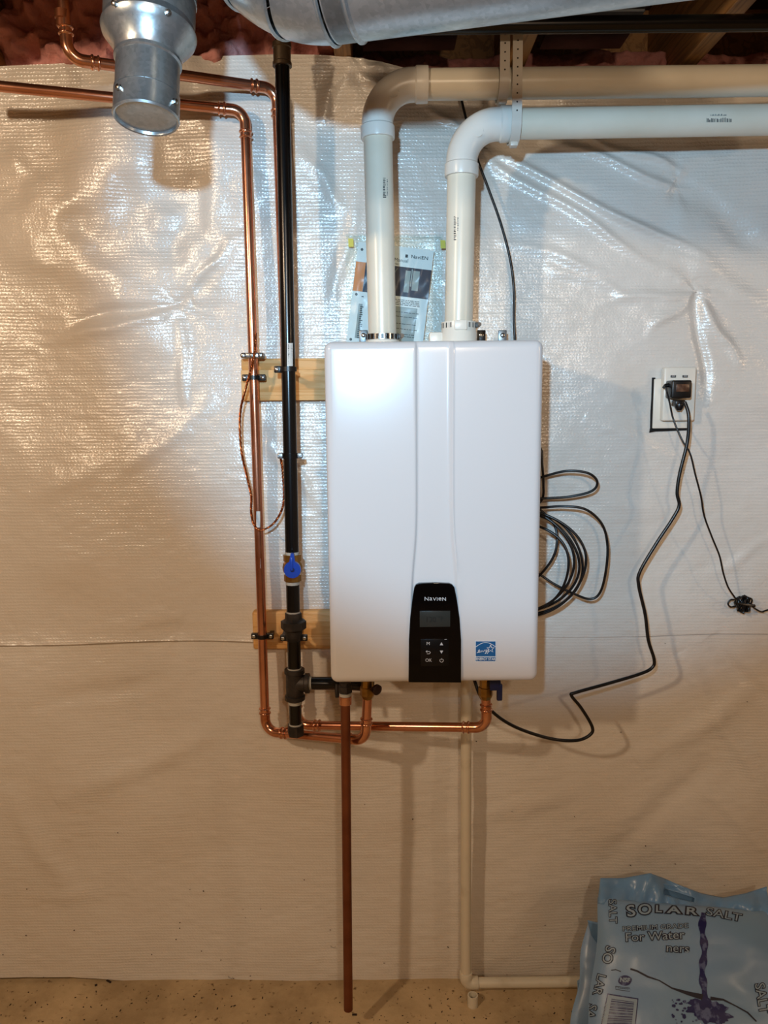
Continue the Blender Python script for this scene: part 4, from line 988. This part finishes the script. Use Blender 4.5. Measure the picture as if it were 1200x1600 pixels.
def sub(vf, mx=4):      # cut faces finer so print follows the surface
    vs, fs = vf; bm = bmesh.new(); bv_ = [bm.verts.new((x, y, 0)) for x, y in vs]
    for f in fs:
        try: bm.faces.new([bv_[i] for i in f])
        except ValueError: pass
    bmesh.ops.triangulate(bm, faces=bm.faces[:])
    for _ in range(2):
        es = [e for e in bm.edges if e.calc_length() > mx]
        if not es: break
        bmesh.ops.subdivide_edges(bm, edges=es, cuts=1, use_grid_fill=False); bmesh.ops.triangulate(bm, faces=[f for f in bm.faces if len(f.verts) > 3])
    bm.verts.index_update(); r = ([(v.co.x, v.co.y) for v in bm.verts], [tuple(v.index for v in f.verts) for f in bm.faces]); bm.free(); return r
def outline(txt, size, cx, cy, ang, sx=1.0, w_=.55, bold=.5, sp=1.0, nm='lettering'):
    w_ += .25 if size > 12 else 0
    bd_t(nm + '_outline', [sub(place2d(text_polys(txt, size, bold=bold + w_, sx=sx, spacing=sp), cx, cy, ang))], 'bag_ink', .0022)
    bd_t(nm, [sub(place2d(text_polys(txt, size, bold=max(bold - w_ * .4, 0), sx=sx, spacing=sp), cx, cy, ang))], 'bag_fill', .0036)
for ch, sz, cx_, cy_, an_, sx_ in (('S', 25, 986, 1424, -8, 1.25), ('O', 23, 1007.5, 1421.5, -3, 1.15), ('L', 15, 1029, 1420.5, 2, 1.4), ('A', 15, 1053, 1422, 3, 2.0), ('R', 16, 1080, 1424, 5, 1.8)): outline(ch, sz, cx_, cy_, an_, sx_, .8, .8)
outline('SALT', 17, 1131, 1429.5, 11, 1.5, .7, .1)
outline('PREMIUM GRADE', 10.5, 1024, 1449, -3, 1.28, .5, .1); outline('For Water', 19, 1023, 1463, -3, 1.12, .6, .3); outline('ners', 19, 1059, 1482, 3, 1.1, .6, .3)
outline('SALT', 17, 957, 1424, 88, 1.0, .5, .2); outline('SO', 22, 950, 1492, 108, 1.0, .6, .4); outline('LAR', 19, 936, 1538, 104, 1.0, .6, .3); outline('SA', 20, 923, 1580, 104, 1.0, .6, .3)
outline('SALT', 22, 1190, 1560, 80, 1.0, .6, .3)
rs = random.Random(8)
stream = [(1099 + 1.8 * math.sin(y * .09), y) for y in range(1426, 1562, 5)]
bd_t('water_picture', [sub(stroke(stream, [10 + 3 * math.sin(y * .21) for _, y in stream]), 6)], 'bag_navy')
blob = []
for i in range(72):
    a = 2 * PI * i / 72; r_ = 1 + .10 * math.sin(7 * a + 1) + .08 * math.sin(11 * a + 2) + .06 * math.sin(19 * a); blob.append((1108 + 33 * r_ * math.cos(a), 1580 + 19 * r_ * math.sin(a) + .25 * 32 * math.cos(a)))
def fan(pts):
    cx = sum(p[0] for p in pts) / len(pts); cy = sum(p[1] for p in pts) / len(pts); n = len(pts)
    return [(cx, cy)] + pts, [(0, i + 1, (i + 1) % n + 1) for i in range(n)]
bd_t('water_picture', [sub(fan(blob), 6)] + [sub(fan([(x + r_ * math.cos(a), y + r_ * math.sin(a) * rs.uniform(.6, 1.2)) for a in [2 * PI * k / 8 for k in range(8)]]), 6) for x, y, r_ in [(rs.uniform(1048, 1090), rs.uniform(1562, 1600), rs.uniform(.8, 3)) for _ in range(34)]], 'bag_navy', .0018)
bd_t('water_picture', [sub(stroke([(985, 1514), (995, 1517), (1012, 1526), (1030, 1532), (1050, 1544), (1075, 1552), (1098, 1558)], [3, 3, 3, 2, 2.5, 6, 9]), 5), sub(stroke([(1110, 1560), (1130, 1562), (1150, 1572), (1168, 1582), (1182, 1596)], [6, 3, 2, 2.5, 2]), 5), stroke([(955, 1516), (962, 1515), (970, 1518)], 1.5)], 'bag_ink', .002)
bd_t('round_emblem', [sub(fan([(976.5 + 10.5 * math.cos(a) * (1 - .05 * math.sin(4 * a)), 1532 + 8.2 * math.sin(a)) for a in [2 * PI * k / 24 for k in range(24)]]), 5)], 'bag_navy', .0016)
bd_t('emblem_lettering', [sub(place2d(text_polys('NSF', 9.5, bold=.4), 976.5, 1531.5, 4), 4)], 'bag_fill', .0028)
bd_t('emblem_caption', [stroke([(962, 1541), (984, 1544), (984, 1549), (962, 1546), (962, 1541)], .9)] + [rect(965 + i * 3, 1543.2 + i * .3, 967 + i * 3, 1544.2 + i * .3) for i in range(6)], 'bag_ink', .0016)
K = [(949, 1552), (997.5, 1560), (993, 1606), (938, 1606)]
def kq(u, v): 
    a = (K[0][0] * (1 - u) + K[1][0] * u, K[0][1] * (1 - u) + K[1][1] * u); b_ = (K[3][0] * (1 - u) + K[2][0] * u, K[3][1] * (1 - u) + K[2][1] * u); return (a[0] * (1 - v) + b_[0] * v, a[1] * (1 - v) + b_[1] * v)
def kr(u0, v0, u1, v1): return sub(([kq(u0, v0), kq(u1, v0), kq(u1, v1), kq(u0, v1)], [(0, 1, 2, 3)]), 6)
bd_t('barcode_frame', [kr(0, 0, 1, 1)], 'bag_navy', .0015); bd_t('barcode_field', [kr(.03, .04, .97, .97)], 'bag_fill', .0022)
bars = []; v = .14
while v < .95: h_ = rs.choice([.012, .02, .035]); bars.append(kr(.16, v, .88, v + h_)); v += h_ + rs.choice([.014, .02, .03])
bd_t('barcode', bars, 'bag_navy', .003)
outline('9 57145 003', 6, 943.5, 1583, 101, 1.0, .05, .0)
# second sack behind, mostly hidden
T2 = P(918, 1452, .075); 
bag2, sack2, _, _ = make_bag('salt_bag', 'second blue sack mostly hidden behind the front one, corners showing on its left', P(917, 1438, .085), P(1180, 1500, .085), V(.44, -.22, .02), V(.95, -.22, .02), .035, 47)
for pts, d in (([(919, 1441), (941, 1446), (950, 1470), (936, 1478), (924, 1462)], .12), ([(903, 1536), (915, 1528), (925, 1545), (918, 1572), (904, 1566)], .14)):
    MB().prism([P(x, y, d + .02 * (i % 2)) for i, (x, y) in enumerate(pts)], (0, .008, 0)).build('folded_corner', MT['salt_bag_flap'], bag2, smooth=60)

# ------------------------------------------------------------------ litter on the slab and specks on the facing
mb = MB()
for _ in range(150):
    px, py = random.uniform(0, 920), random.uniform(1545, 1600); p = PZ(px, py, 0); s_ = random.uniform(.0008, .0024)
    mb.box(p + V(0, 0, s_ * .3), (s_ * random.uniform(1, 3), s_, s_ * .6), 0, Matrix.Rotation(random.uniform(0, 3), 3, 'Z'))
for px, py, l in ((170, 1534, .016), (554, 1586, .012), (150, 1540, .006)):
    p = PZ(px, py, 0); mb.box(p + V(0, 0, .0015), (l, .004, .003), 0, Matrix.Rotation(random.uniform(-.6, .8), 3, 'Z'))
o = mb.build('floor_debris', MT['debris'], None, (0, -.1, 0), smooth=0); tag(o, 'scattered dirt and chips on the concrete floor along the wall', 'debris', kind='stuff')
mb = MB()
for px, py in [(365, 1529), (800, 1268), (68, 1527), (770, 1470), (828, 1478), (952, 1500), (863, 1503), (898, 1495), (1012, 1498), (905, 1502), (792, 1523), (275, 1468), (345, 1500), (985, 1352), (1055, 1350), (645, 1280), (108, 930), (1060, 965), (700, 1480), (600, 1505)] + [(random.uniform(0, 1200), random.uniform(1380, 1528)) for _ in range(30)] + [(random.uniform(0, 1200), random.uniform(700, 1380)) for _ in range(20)]:
    p = P(px, py, -wall_front_y(px, py) - .0045); s_ = random.uniform(.0008, .0022)
    mb.box(p, (s_, .0015, s_ * random.uniform(.8, 2.2)), 0, Matrix.Rotation(random.uniform(-1, 1), 3, 'Y'))
o = mb.build('wall_specks', MT['debris'], wall, smooth=0); o['kind'] = 'stuff'
